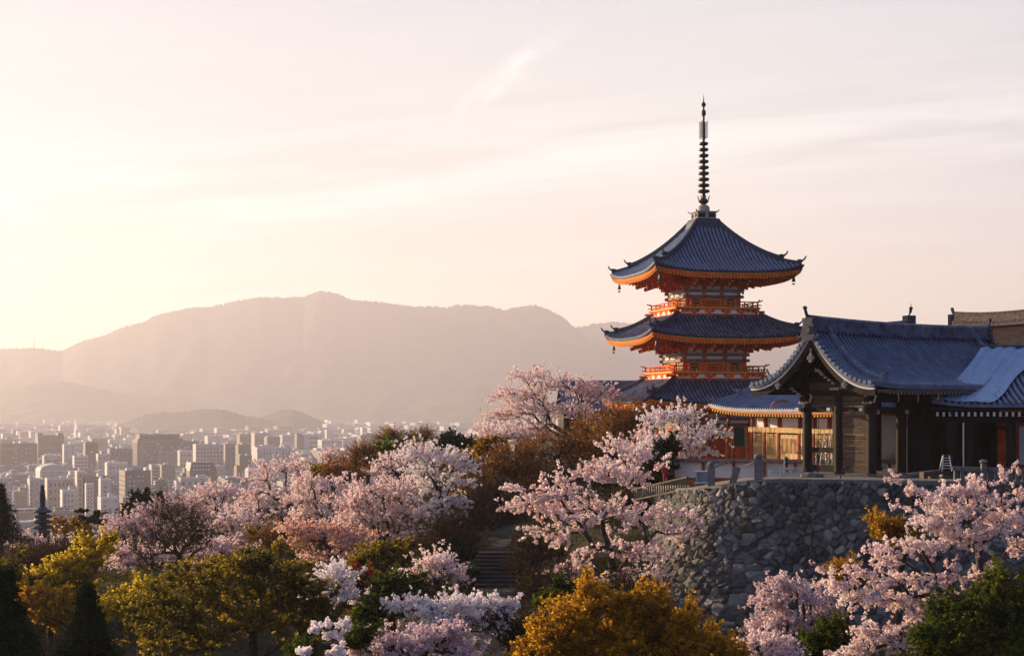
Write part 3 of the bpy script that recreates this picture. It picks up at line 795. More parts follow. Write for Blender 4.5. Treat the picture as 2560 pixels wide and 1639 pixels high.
def stone_wall():
    rg = np.random.default_rng(11)
    top, u = resample(wpath, 0.048)
    dx = np.gradient(top[:,0]); dy = np.gradient(top[:,1])
    L = np.hypot(dx, dy)
    nrm = np.stack([dy/L, -dx/L], -1)
    Hh = top[:,2] - (CZ-11.6)
    nv = 185
    vv = np.linspace(0, 1, nv)
    U = np.repeat(u[:, None], nv, 1); V = Hh[:, None]*vv[None]
    off = 3.6*(0.55*vv + 0.45*vv**2)
    # stones: jittered sites, larger low down
    sites = []
    y = -.3
    row = 0
    while y < 9:
        s = .33 + .018*y + rg.uniform(-.03, .05)
        x = -1 + (row % 2)*.3
        while x < u[-1]+1:
            sites.append((x+rg.uniform(-.19,.19), y+rg.uniform(-.16,.16))); x += s*rg.choice([.75,1.0,1.25,1.6])
        y += s*.80; row += 1
    sites = np.array(sites); ns = len(sites)
    rnd = rg.uniform(0, 1, ns); tilt = rg.normal(0, .24, (ns, 2)); bulge = rg.uniform(.0, .13, ns)
    wob = lambda a, b: .022*np.sin(a*7.3+b*3.1)+.02*np.sin(b*11.7-a*5.2)
    pu = (U + wob(U, V)).ravel(); pvv = (V + wob(V+3, U)).ravel()
    f1 = np.empty(len(pu)); f2 = np.empty(len(pu)); i1 = np.empty(len(pu), int)
    for c in range(0, len(pu), 6000):
        d = np.hypot(pu[c:c+6000, None]-sites[:,0], (pvv[c:c+6000, None]-sites[:,1])*1.12)
        p2 = np.argpartition(d, 1, axis=1)[:, :2]
        dd = np.take_along_axis(d, p2, 1); o = np.argsort(dd, 1); dd = np.take_along_axis(dd, o, 1); p2 = np.take_along_axis(p2, o, 1)
        f1[c:c+6000] = dd[:,0]; f2[c:c+6000] = dd[:,1]; i1[c:c+6000] = p2[:,0]
    e = np.clip((f2-f1)/.07, 0, 1); e = e*e*(3-2*e)
    h = e*(bulge[i1] + .08) + e*((pu-sites[i1,0])*tilt[i1,0] + (pvv-sites[i1,1])*tilt[i1,1]) + rg.normal(0, .007, len(pu))
    h = h.reshape(U.shape)
    X = top[:,0][:,None] + nrm[:,0][:,None]*(off[None]+h); Yy = top[:,1][:,None] + nrm[:,1][:,None]*(off[None]+h)
    Z = top[:,2][:,None] - V + h*.25
    a, b = U.shape
    ii = np.arange(a*b).reshape(a, b)
    fc = np.stack([ii[:-1,:-1], ii[:-1,1:], ii[1:,1:], ii[1:,:-1]], -1).reshape(-1, 4)
    m = bpy.data.materials.new('fieldstone'); m.use_nodes = True
    t = m.node_tree; bs = t.nodes['Principled BSDF']; bs.inputs['Roughness'].default_value = .85; bs.inputs['Specular IOR Level'].default_value = .25
    at = NN(t, 'ShaderNodeAttribute', attribute_name='tint')
    r = ramp(t, at.outputs['Fac'], [(0, (.05,.048,.05)), (.35, (.095,.092,.092)), (.7, (.138,.132,.128)), (.88, (.19,.183,.174)), (1, (.31,.30,.28))])
    tc = NN(t, 'ShaderNodeTexCoord'); nz = NN(t, 'ShaderNodeTexNoise'); nz.inputs['Scale'].default_value = 5.0; nz.inputs['Detail'].default_value = 8; nz.inputs['Roughness'].default_value = .7
    t.links.new(tc.outputs['Object'], nz.inputs['Vector'])
    v = ramp(t, nz.outputs['Fac'], [(.3, .6), (.7, 1.3)])
    n2 = NN(t, 'ShaderNodeTexNoise'); n2.inputs['Scale'].default_value = .55; n2.inputs['Detail'].default_value = 6
    t.links.new(tc.outputs['Object'], n2.inputs['Vector'])
    moss = ramp(t, n2.outputs['Fac'], [(.52, 0.0), (.72, .75)])
    c = mix_col(t, 1.0, r.outputs[0], v.outputs[0], 'MULTIPLY')
    c = mix_col(t, moss.outputs[0], c, (.085, .085, .06))
    t.links.new(c, bs.inputs['Base Color'])
    bp = NN(t, 'ShaderNodeBump'); bp.inputs['Strength'].default_value = .35; bp.inputs['Distance'].default_value = .03
    t.links.new(nz.outputs['Fac'], bp.inputs['Height']); t.links.new(bp.outputs[0], bs.inputs['Normal'])
    root = empty('stone_wall', (top[0,0], top[0,1], CZ-11.6), 0, 'curved dry stone retaining wall of rough grey boulders below the dark gate', 'retaining wall')
    V3 = np.stack([X.ravel(), Yy.ravel(), Z.ravel()], -1) - np.array(root.location)
    array_mesh('stone_face', V3, fc, m, root, tint=rnd[i1])
    # coping slabs
    mb = MB(); k = 0
    while k < len(top)-30:
        j = min(k + rg.integers(24, 40), len(top)-1)
        n0, n1_ = Vector((*nrm[k], 0)), Vector((*nrm[j], 0))
        p0, p1 = Vector(top[k]), Vector(top[j]); p1 = p0 + (p1-p0)*.985
        vs = []
        for p, n_ in ((p0, n0), (p1, n1_)):
            for o_, z_ in ((.13, -.04), (.13, .14), (-.75, .14), (-.75, -.04)):
                vs.append(p + n_*o_ + Vector((0,0,z_ + 0)))
        mb.add(vs, [(0,1,2,3),(7,6,5,4),(0,4,5,1),(1,5,6,2),(2,6,7,3),(3,7,4,0)])
        k = j
    mb.build('coping', M['fencestone'], root, root.location)
    return root
stone_wall()

# terrace: the gravel sheet behind the wall
def terr_z(x, y):
    a = np.interp(x, wpath[:,0], wpath[:,2]) + .1
    yw = np.interp(x, wpath[:,0], wpath[:,1])
    t = np.clip((y - yw - 3)/9.0, 0, 1); t = t*t*(3-2*t)
    return a*(1-t) + (CZ-4.95)*t
tx_ = np.concatenate([[6.0, 6.8], np.linspace(wpath[0,0], wpath[-1,0], 120)])
rows = []
for x in tx_:
    yw = np.interp(x, wpath[:,0], wpath[:,1]) + .25 if x > wpath[0,0] else 99 + (wpath[0,0]-x)*1.4
    yy = yw + (165-yw)*np.linspace(0, 1, 40)**1.6
    rows.append([(x, y, float(terr_z(x, y)) if x > wpath[0,0] else CZ-5.0) for y in yy])
mb = MB(); mb.grid(rows)
tag(mb.build('terrace', M['gravel'], smooth=True), 'pale gravel terrace the temple buildings stand on', 'ground', kind='structure')

# ================================================================== temple roofs and pagoda
def rot4(mb, sub, ks=(0,1,2,3)):
    for k in ks:
        c, s = [(1,0),(0,1),(-1,0),(0,-1)][k]
        b = len(mb.v)
        mb.v.extend([(x*c - y*s, x*s + y*c, z) for x, y, z in sub.v])
        for f, m in zip(sub.f, sub.m): mb.f.append(tuple(b+i for i in f)); mb.m.append(m)

class Hip:
    """hipped roof with sagging slopes and lifted corners; half sizes hx,hy at the eave and tx,ty at the top"""
    def __init__(s, hx, hy, tx, ty, ze, zt, lift, a=.45, pw=3.2):
        s.hx, s.hy, s.tx, s.ty, s.ze, s.zt, s.lift, s.a, s.pw = hx, hy, tx, ty, ze, zt, lift, a, pw
    def z(s, q, fr): return s.ze + (s.zt-s.ze)*(s.a*q + (1-s.a)*q*q) + s.lift*abs(fr)**s.pw*(1-q)**2
    def dims(s, k): return (s.hx, s.hy, s.tx, s.ty) if k % 2 == 0 else (s.hy, s.hx, s.ty, s.tx)
    def pt(s, k, t, q, dz=0.0):
        """point on side k at distance t along the eave, q up the slope"""
        hx, hy, tx, ty = s.dims(k)
        w = hx + (tx-hx)*q
        x, y, z = t, -(hy + (ty-hy)*q), s.z(q, t/w if w > 1e-6 else 0) + dz
        c, n = [(1,0),(0,1),(-1,0),(0,-1)][k]
        return (x*c - y*n, x*n + y*c, z)
    def surface(s, mb, dz=0.0, inset=0.0, nq=9, nt=22, ks=(0,1,2,3), mi=0):
        for k in ks:
            hx, hy, tx, ty = s.dims(k)
            rows = []
            for i in range(nq+1):
                q = i/nq; w = hx + (tx-hx)*q
                rows.append([s.pt(k, w*(-1+2*j/nt), q, dz) for j in range(nt+1)])
            mb.grid(rows, mi)
    def rolls(s, mb, sp=.34, r=.105, ks=(0,1,2,3), nq=8, skip=0.0, mi=0):
        for k in ks:
            hx, hy, tx, ty = s.dims(k)
            n = int(hx*2/sp)
            for i in range(n+1):
                t = -hx + hx*2*(i+.5)/(n+1)
                if abs(t) > hx-.12: continue
                qm = 1.0 if abs(t) <= tx else (hx-abs(t))/(hx-tx)
                if qm < .04: continue
                rows = []
                for j in range(nq+1):
                    q = qm*j/nq
                    row = []
                    for a, b in ((-1,-.15),(-.8,.9),(0,1.35),(.8,.9),(1,-.15)):
                        p = s.pt(k, t, q)
                        dx = a*r
                        c, n2 = [(1,0),(0,1),(-1,0),(0,-1)][k]
                        row.append((p[0]+dx*c, p[1]+dx*n2, p[2]+b*r))
                    rows.append(row)
                b0 = len(mb.v)
                mb.grid(rows, mi)
                mb.f.append((b0, b0+1, b0+2, b0+3, b0+4)); mb.m.append(mi)
    def band(s, mb, out, z0, z1, nt=26, ks=(0,1,2,3), mi=0, inn=None, zi=None):
        """vertical strip along the eave line set 'out' inward, from z0 down to z1; with inn/zi a soffit running inward"""
        for k in ks:
            hx, hy, tx, ty = s.dims(k)
            top, bot, inr = [], [], []
            for j in range(nt+1):
                fr = -1+2*j/nt
                def w(p): 
                    c, n = [(1,0),(0,1),(-1,0),(0,-1)][k]
                    return (p[0]*c - p[1]*n, p[0]*n + p[1]*c, p[2])
                zl = s.ze + s.lift*abs(fr)**s.pw
                top.append(w((fr*(hx-out), -(hy-out), zl+z0))); bot.append(w((fr*(hx-out), -(hy-out), zl+z1)))
                if inn is not None: inr.append(w((fr*(hx-inn), -(hy-inn), s.ze + zi + s.lift*.25*abs(fr)**s.pw)))
            mb.grid([top, bot] + ([inr] if inn is not None else []), mi)
    def hips(s, name, m, parent, off, scale=1.0, corners=(0,1,2,3)):
        """corner ridges in two steps, each with a horned end tile"""
        for k in corners:
            mb = MB()
            hx, hy, tx, ty = s.dims(k)
            def hp(q, dz): return Vector(s.pt(k, -(hx+(tx-hx)*q), q, dz))
            for q0, q1, hh in ((.26, 1.0, .40*scale), (.05, .30, .24*scale)):
                n = 9
                for i in range(n):
                    a, b = hp(q0+(q1-q0)*i/n, hh/2-.05), hp(q0+(q1-q0)*(i+1)/n, hh/2-.05)
                    mb.beam(a, b, .26*scale, hh)
                    mb.tube(a+Vector((0,0,hh/2)), b+Vector((0,0,hh/2)), .1*scale, n=6, caps=False)
                e = hp(q0, 0); d = (hp(q0, 0)-hp(q0+.1, 0)); d.z = 0; d.normalize()
                sd = Vector((-d.y, d.x, 0))
                mb.beam(e+Vector((0,0,-.08)), e+Vector((0,0,hh+.14)), .44*scale, .2*scale, up=d)
                mb.path([e+Vector((0,0,hh)), e+d*.22*scale+Vector((0,0,hh+.03)), e+d*.42*scale+Vector((0,0,hh+.16*scale)), e+d*.55*scale+Vector((0,0,hh+.38*scale))], .1*scale, 6, r1=.05*scale)
                for sg in (-1, 1):
                    mb.beam(e+sd*sg*.2*scale+Vector((0,0,hh*.5)), e+sd*sg*.34*scale+d*.1+Vector((0,0,hh+.1)), .1*scale, .1*scale)
            mb.build(name, m, parent, off)

def ring_boxes(sub_fn):
    mb = MB(); sub = MB(); sub_fn(sub); rot4(mb, sub); return mb

PC = P(1759, HY, 130.0)
PB = -4.95
pag = empty('pagoda', (PC.x, PC.y, CZ+PB), R(12.7), 'three storey vermilion pagoda with grey tiled roofs and a tall ringed spire', 'pagoda')
POFF = (0, 0, PB)

def storey(zo, hr, hb, hbal, top, tilemat, base=False, tt=None):
    """one storey: zo shift against the top one, hr roof half width, hb body, hbal balcony"""
    ze, zt = 10.42+zo, (14.55 if top else 12.2)+zo
    tx = 1.0 if top else hbal_next+.05
    h = Hip(hr, hr, tx, tx, ze, zt, .62)
    if not top: h.a = .62
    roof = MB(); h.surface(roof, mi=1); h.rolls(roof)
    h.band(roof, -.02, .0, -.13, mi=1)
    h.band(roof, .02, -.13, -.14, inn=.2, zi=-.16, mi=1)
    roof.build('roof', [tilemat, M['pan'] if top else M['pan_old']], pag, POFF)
    h.hips('hip_ridge', M['tile_dark'], pag, POFF)
    # eaves: ochre lath, red fascia, rafters with ochre ends
    g_ = MB(); h.band(g_, .07, -.13, -.21); g_.build('eave_lath', M['gold'], pag, POFF)
    e_ = MB(); h.band(e_, .10, -.20, -.46, inn=hr-hb-.2, zi=.02)
    for k in range(4):
        n = int(hr*2/.27)
        for i in range(1, n):
            t = -hr + 2*hr*i/n
            fr = t/hr
            zl = ze + .62*abs(fr)**3.2
            def w(p):
                c, q = [(1,0),(0,1),(-1,0),(0,-1)][k]
                return Vector((p[0]*c - p[1]*q, p[0]*q + p[1]*c, p[2]))
            inr = max(abs(t), hb)*1.0
            e_.beam(w((t, -(hr-.24), zl-.50)), w((t, -min(hr-.3, max(inr, hb+.3)), ze-.12 + .1*abs(fr)**3)), .10, .12)
    r_ = e_
    for k in range(4):
        n = int(hr*2/.27)
        for i in range(1, n):
            t = -hr + 2*hr*i/n
            zl = ze + .62*abs(t/hr)**3.2
            c, q = [(1,0),(0,1),(-1,0),(0,-1)][k]
            sub = MB(); sub.box(t-.06, t+.06, -(hr-.17), -(hr-.235), zl-.57, zl-.44)
            b = len(r_.v); r_.v.extend([(x*c-y*q, x*q+y*c, z) for x, y, z in sub.v]); r_.f += [tuple(b+i2 for i2 in f) for f in sub.f]; r_.m += [1]*len(sub.f)
    e_.build('eaves', [M['verm'], M['gold']], pag, POFF)
    # bracket clusters and tail rafters
    zb = 9.25+zo
    cols = [-hb, -hb/3, hb/3, hb]
    def br(s):
        for t in cols:
            for j, (o, ww) in enumerate(((.35, .55), (.75, .8), (1.15, 1.0))):
                z = zb + .02 + j*.3
                s.box(t-.09, t+.09, -hb-o, -hb+.1, z, z+.18)
                s.box(t-ww/2, t+ww/2, -hb-o+.02, -hb-o+.2, z+.19, z+.33)
                for q in (-1, 0, 1): s.box(t+q*ww*.42-.1, t+q*ww*.42+.1, -hb-o, -hb-o+.22, z+.335, z+.43)
            s.beam((t, -hb+.2, zb+.98), (t, -hb-1.9, zb+.33), .16, .24)
            s.beam((t, -hb+.2, zb+1.28), (t, -hb-2.45, zb+.52), .16, .22)
        for t in (-hb*2/3, 0, hb*2/3):
            for j, (o, ww) in enumerate(((.30, .30), (.62, .42), (.95, .5))):
                z = zb + .12 + j*.28
                s.box(t-ww/2, t+ww/2, -hb-o+.02, -hb-o+.2, z+.16, z+.29)
                s.box(t-.07, t+.07, -hb-o, -hb+.1, z, z+.15)
            s.beam((t, -hb+.2, zb+1.28), (t, -hb-2.3, zb+.58), .13, .2)
        s.box(-hb-1.2, hb+1.2, -hb-1.25, -hb-1.08, zb+.95, zb+1.1)
        s.box(-hb-.3, hb+.3, -hb-.45, -hb-.2, zb+.34, zb+.5)
        d = Vector((-1, -1, 0)).normalized()
        c0 = Vector((-hb, -hb, zb+.9))
        s.beam(c0, c0 + d*2.3 + Vector((0,0,-.6)), .2, .28)
        s.beam(c0+Vector((0,0,.35)), c0 + d*3.1 + Vector((0,0,-.4)), .2, .26)
        s.beam(c0+Vector((0,0,.5)), Vector((-hr+.35, -hr+.35, ze+.62-.55)), .24, .26)
        s.box(-hb-.55, -hb+.1, -hb-.55, -hb+.1, zb+.05, zb+.3)
    bmb = ring_boxes(br)
    def be(s):
        for t in cols:
            s.box(t-.085, t+.085, -hb-2.46, -hb-2.42, zb+.42, zb+.63)
            s.box(t-.085, t+.085, -hb-1.91, -hb-1.87, zb+.22, zb+.44)
    bm2 = ring_boxes(be); b0 = len(bmb.v); bmb.v += bm2.v; bmb.f += [tuple(b0+i for i in f) for f in bm2.f]; bmb.m += [1]*len(bm2.f)
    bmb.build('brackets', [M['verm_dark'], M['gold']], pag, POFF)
    def pl(s):
        s.box(-hb+.05, hb-.05, -hb+.08, -hb+.3, zb-.02, zb+.30)
    ring_boxes(pl).build('bracket_plaster', M['white'], pag, POFF)
    # body
    zf = (7.66 if not base else 5.35)+zo
    def bd(s): s.box(-hb+.03, hb-.03, -hb+.05, -hb+.3, zf, zb)
    ring_boxes(bd).build('wall', M['verm'], pag, POFF)
    for k in range(4):
        for t in cols[:-1]:
            mb, s1 = MB(), MB(); s1.tube((t, -hb, zf), (t, -hb, zb), .15, n=10); rot4(mb, s1, (k,)); mb.build('column', M['verm'], pag, POFF)
    def gb(s):
        s.box(-hb-.36, hb+.36, -hb-.17, -hb+.1, 9.0+zo, 9.245+zo)
        s.box(-hb-.36, hb+.36, -hb-.18, -hb+.1, 8.55+zo, 8.78+zo)
    ring_boxes(gb).build('tie_beams', M['greybeam'], pag, POFF)
    def st(s):
        for a, b in ((-.92, -.42), (-.25, .25), (.42, .92)): s.box(hb*a, hb*b, -hb-.06, -hb, 8.79+zo, 8.99+zo)
    ring_boxes(st).build('plaster_strips', M['white'], pag, POFF)
    def st(s):
        for t in cols: s.tube((t, -hb-.2, 8.665+zo), (t, -hb-.1, 8.665+zo), .07, n=8)
    ring_boxes(st).build('nail_covers', M['woodblack'], pag, POFF)
    zd1 = 8.5+zo
    zd0 = zf+.12 if not base else zf+.6
    for k in range(4):
        def put(name, m, boxes):
            mb, s = MB(), MB()
            for b in boxes: s.box(*b)
            rot4(mb, s, (k,)); mb.build(name, m, pag, POFF)
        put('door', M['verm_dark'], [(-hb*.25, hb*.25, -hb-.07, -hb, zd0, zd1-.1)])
        put('door_frame', M['gold'], [(-hb*.31, -hb*.255, -hb-.1, -hb, zd0, zd1), (hb*.255, hb*.31, -hb-.1, -hb, zd0, zd1), (-hb*.255, hb*.255, -hb-.1, -hb, zd1-.09, zd1)])
        for a in (-.66, .66):
            put('window', M['green'], [(hb*a-hb*.14, hb*a+hb*.14, -hb-.06, -hb, zd0+.08+(.9 if base else 0), zd1-.06)])
            put('window_frame', M['gold'], [(hb*a+q*hb*.16-.03, hb*a+q*hb*.16+.03, -hb-.08, -hb, zd0+(.8 if base else 0), zd1) for q in (-1, 1)])
            put('plaster_slip', M['white'], [(hb*a+q*hb*.215-.025, hb*a+q*hb*.215+.025, -hb-.05, -hb, zd0, zd1-.05) for q in (-1, 1)])
    # wind bells at the corners
    for k in range(4):
        c, q = [(1,0),(0,1),(-1,0),(0,-1)][k]
        x, y = -hr+.62, -hr+.62
        bx, by, bz = x*c-y*q, x*q+y*c, ze-.14
        mb = MB()
        mb.tube((bx, by, bz+.1), (bx, by, bz-.2), .02, n=5)
        mb.lathe([(.03, -.18), (.10, -.22), (.125, -.42), (.17, -.56), (.15, -.57)], (bx, by, bz), 10)
        mb.tube((bx, by, bz-.55), (bx, by, bz-.72), .015, n=4)
        mb.box(bx-.1, bx+.1, by-.012, by+.012, bz-.82, bz-.70)
        mb.build('wind_bell', M['bronze'], pag, POFF)
    # balcony under this storey
    if hbal:
        def b1(s): s.box(-hbal, hbal, -hbal, -hbal+.4, 6.6+zo, 7.56+zo); s.box(-hbal-.1, hbal+.1, -hbal-.1, -hbal+1.6, 7.56+zo, 7.64+zo); s.box(-hbal-.03, hbal+.03, -hbal-.03, -hbal+.2, 6.95+zo, 7.22+zo); s.box(-hbal-.62, hbal+.62, -hbal+.1, -hbal+.3, 7.33+zo, 7.5+zo)
        ring_boxes(b1).build('balcony', M['verm'], pag, POFF)
        def b2(s): s.box(-hbal-.14, hbal+.14, -hbal-.14, -hbal-.02, 7.645+zo, 7.76+zo)
        ring_boxes(b2).build('balcony_edge', M['gold'], pag, POFF)
        def b3(s):
            y0, y1, z0, z1 = -hbal-.035, -hbal+.05, 7.24+zo, 7.53+zo
            for a, wd in ((-.4, .15), (0, .2), (.4, .15)):
                w2 = wd*hbal; c = a*hbal
                s.prism([(c-w2, z0), (c+w2, z0), (c+w2*.62, z0+.07), (c+w2*.42, z0+.15), (c+w2*.34, z1), (c-w2*.34, z1), (c-w2*.42, z0+.15), (c-w2*.62, z0+.07)], 'y', y0, y1)
            for a in (-.78, .78): s.box((a-.14)*hbal, (a+.14)*hbal, y0, y1, z0, z0+.09)
            for i in range(16):
                c = hbal*(-.94+1.88*i/15); s.prism([(c-.08, z1-.07), (c+.08, z1-.07), (c, z1)], 'y', y0, y1)
        ring_boxes(b3).build('plaster_panels', M['white'], pag, POFF)
        hr2 = hbal-.02
        def b4(s):
            n = 6
            for i in range(n+1):
                t = -hr2 + 2*hr2*i/n
                s.box(t-.05, t+.05, -hr2-.05, -hr2+.05, 7.65+zo, 8.24+zo if i in (0, n) else 8.16+zo)
            for i in range(n*3):
                t = -hr2 + 2*hr2*(i+.5)/(n*3); s.box(t-.025, t+.025, -hr2-.03, -hr2+.03, 7.65+zo, 7.92+zo)
            s.path([(-hr2-.42, -hr2, 8.33+zo), (-hr2-.2, -hr2, 8.23+zo), (-hr2, -hr2, 8.19+zo), (hr2, -hr2, 8.19+zo), (hr2+.2, -hr2, 8.23+zo), (hr2+.42, -hr2, 8.33+zo)], .05, 6)
            s.box(-hr2-.32, hr2+.32, -hr2-.04, -hr2+.04, 7.90+zo, 7.97+zo)
            s.box(-hr2-.25, hr2+.25, -hr2-.05, -hr2+.05, 7.655+zo, 7.73+zo)
        ring_boxes(b4).build('railing', M['verm'], pag, POFF)

hbal_next = 1.0
storey(0.0, 6.17, 2.22, 3.4, True, M['tile'])
hbal_next = 3.4
storey(-5.15, 6.55, 2.58, 3.80, False, M['tile_old'])
hbal_next = 3.80
storey(-10.3, 6.85, 2.95, 0, False, M['tile_old'], base=True)
mb = MB(); mb.box(-4.2, 4.2, -4.2, 4.2, -5.2, -4.6); mb.build('stone_podium', M['fencestone'], pag, POFF)
# roof cap and spire
mb = MB()
for a, b, z0, z1 in ((1.28, 1.12, 14.3, 14.85), (1.12, 1.0, 14.85, 15.12)):
    mb.add([(-a,-a,z0),(a,-a,z0),(a,a,z0),(-a,a,z0),(-b,-b,z1),(b,-b,z1),(b,b,z1),(-b,b,z1)], [(4,5,6,7),(0,1,5,4),(1,2,6,5),(2,3,7,6),(3,0,4,7),(3,2,1,0)])
mb.build('roof_cap', M['tile_dark'], pag, POFF)
mb = MB(); mb.box(-.80, .80, -.80, .80, 15.12, 15.66); mb.box(-.93, .93, -.93, .93, 15.66, 15.73); mb.box(-.86, .86, -.86, .86, 15.0, 15.13)
for sx in (-1, 1):
    for sy in (-1, 1): mb.beam((sx*.9, sy*.9, 15.7), (sx*1.0, sy*1.0, 15.83), .07, .07)
mb.build('dew_basin', M['cap'], pag, POFF)
def pn(s):
    for a in (-.42, .42): s.box(a-.27, a+.27, -.815, -.79, 15.24, 15.56)
ring_boxes(pn).build('basin_panels', M['woodblack'], pag, POFF)
sp = MB()
sp.lathe([(.50, 15.74), (.50, 16.02), (.44, 16.2), (.28, 16.3), (.2, 16.34)], n=18)
spire = sp.build('spire', M['cap'], pag, POFF)
mb = MB(); mb.lathe([(.15, 16.3), (.145, 19), (.11, 22), (.08, 24.6), (.05, 24.8), (.012, 25.35)], n=10)
mb.build('shaft', M['iron'], spire, POFF)
mb = MB(); mb.lathe([(.16, 16.36), (.24, 16.5), (.34, 16.65), (.30, 16.8), (.16, 16.86)], n=16)
for k in range(8):
    a = 2*math.pi*k/8; c, s_ = math.cos(a), math.sin(a)
    mb.path([(.18*c, .18*s_, 16.42), (.40*c, .40*s_, 16.6), (.43*c, .43*s_, 16.8), (.52*c, .52*s_, 17.05)], .06, 5, r1=.03)
mb.build('lotus_flower', M['iron'], spire, POFF)
for i in range(9):
    z = 17.42 + i*.487; r_ = .49 - i*.0145
    mb = MB(); mb.lathe([(r_*.72, z-.12), (r_, z-.06), (r_, z+.09), (r_*.86, z+.12), (.12, z+.13)][::1], n=20); mb.build('spire_ring', M['iron'], spire, POFF)
mb = MB()
for k in range(4):
    a = math.pi/4 + k*math.pi/2; c, s_ = math.cos(a), math.sin(a)
    for j in range(11):
        z = 21.78 + j*.125
        mb.path([(.1*c, .1*s_, z), (.24*c, .24*s_, z-.02), (.36*c, .36*s_, z+.05), (.40*c, .40*s_, z+.13)], .022, 4)
    mb.path([(.27*c, .27*s_, 21.7), (.28*c, .28*s_, 23.15)], .02, 4)
mb.build('flame_finial', M['iron'], spire, POFF)
mb = MB(); mb.lathe([(.06, 23.55), (.17, 23.66), (.19, 23.85), (.17, 24.03), (.06, 24.12)], n=14); mb.lathe([(.05, 24.32), (.15, 24.40), (.19, 24.52), (.14, 24.66), (.04, 24.76)], n=14)
mb.build('jewel_finial', M['iron'], spire, POFF)

# ================================================================== gable roofed gate
GA = P(2025, HY, 80.0)
GPH = R(42.0)
GB = -3.62
gate = empty('temple_gate', (GA.x, GA.y, CZ+GB), GPH, 'dark timber temple gate with a blue grey tiled gable roof above the stone wall', 'gate')
GO = (0, 0, GB)
GS, GL = 3.9, 16.35
def gz_roof(s, x=8.0):
    e = min(x, GL-x); l = max(0, 1-e/3.0)
    return 3.72 - 2.82*(1-max(0.0,1-s)**2.05) + .16*l*l*s
roof = MB()
xs = [0, .3, .7, 1.2, 2, 3, 5, 8, 11, 13, 14.3, 15.2, 15.7, 16.05, 16.35]
for sg in (-1, 1):
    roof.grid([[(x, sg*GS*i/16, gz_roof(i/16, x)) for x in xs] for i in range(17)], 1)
    roof.grid([[(x, sg*GS, gz_roof(1, x)) for x in xs], [(x, sg*GS, gz_roof(1, x)-.14) for x in xs], [(x, sg*(GS-.3), gz_roof(1, x)-.14) for x in xs]])
    rx = [.36, .68, 1.0] + list(np.arange(1.62, 14.8, .325)) + [15.35, 15.67, 15.99]
    for x in rx:
        rows = []
        r = .10
        for i in range(15):
            s = .02 + .985*i/14
            rows.append([(x+a*r, sg*GS*s, gz_roof(s, x)+b*r) for a, b in ((-1,-.2),(-.8,.9),(0,1.35),(.8,.9),(1,-.2))])
        b0 = len(roof.v); roof.grid(rows); e = b0 + 14*5
        roof.f.append((e, e+1, e+2, e+3, e+4)); roof.m.append(0)
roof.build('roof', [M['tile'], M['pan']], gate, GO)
# verge tiles with round ends
mb = MB()
for sg in (-1, 1):
    s = .03; 
    while s < .99:
        y, z = sg*GS*s, gz_roof(s, 0)
        mb.tube((-.12, y, z+.0), (.34, y, z+.02), .115, n=10)
        sl = math.hypot(GS, 2.82*2.05*(1-s)**1.05)
        s += .31/sl
    for i in range(24):
        s0, s1 = i/24, (i+1)/24
        mb.beam((-.02, sg*GS*s0, gz_roof(s0, 0)-.13), (-.02, sg*GS*s1, gz_roof(s1, 0)-.13), .1, .16)
mb.build('verge_tiles', M['tile'], gate, GO)
for sg in (-1, 1):
    for x in (1.32, 15.03):
        mb = MB()
        for i in range(13):
            s0, s1 = .03+.86*i/13, .03+.86*(i+1)/13
            a, b = Vector((x, sg*GS*s0, gz_roof(s0)+.17)), Vector((x, sg*GS*s1, gz_roof(s1)+.17))
            mb.beam(a, b, .26, .32); 
            up = Vector((0,0,.19)); mb.tube(a+up, a+up+(b-a)*.9, .15, n=8)
        e = b
        mb.beam(e+Vector((0,0,-.25)), e+Vector((0,sg*.06,.42)), .42, .22, up=(0,sg,0))
        mb.path([e+Vector((0,0,.35)), e+Vector((0,sg*.2,.45)), e+Vector((0,sg*.36,.72))], .08, 6, r1=.05)
        mb.build('descending_ridge', M['tile'], gate, GO)
# main ridge
mb = MB()
def rz(x): return 3.62 + .14*((x-GL/2)/(GL/2))**2
for i in range(20):
    xa, xb = -.05+16.45*i/20, -.05+16.45*(i+1)/20
    for w2, z0, z1 in ((.50, -.05, .1), (.36, .1, .2), (.42, .2, .25), (.34, .25, .37), (.40, .37, .42), (.32, .42, .54), (.44, .54, .6)):
        mb.add([(xa,-w2/2,rz(xa)+z0),(xb,-w2/2,rz(xb)+z0),(xb,w2/2,rz(xb)+z0),(xa,w2/2,rz(xa)+z0),(xa,-w2/2,rz(xa)+z1),(xb,-w2/2,rz(xb)+z1),(xb,w2/2,rz(xb)+z1),(xa,w2/2,rz(xa)+z1)], [(4,5,6,7),(0,1,5,4),(2,3,7,6),(1,2,6,5),(3,0,4,7)])
for i in range(52):
    xa = -.05+16.45*i/52; mb.tube((xa, 0, rz(xa)+.62), (xa+.27, 0, rz(xa+.27)+.62), .135, .125, n=8)
for x in np.arange(.8, 15.8, .325):
    for sg in (-1, 1): mb.tube((x, sg*.26, rz(x)+.02), (x, sg*.36, rz(x)-.02), .1, n=8)
mb.build('main_ridge', M['tile_old'], gate, GO)
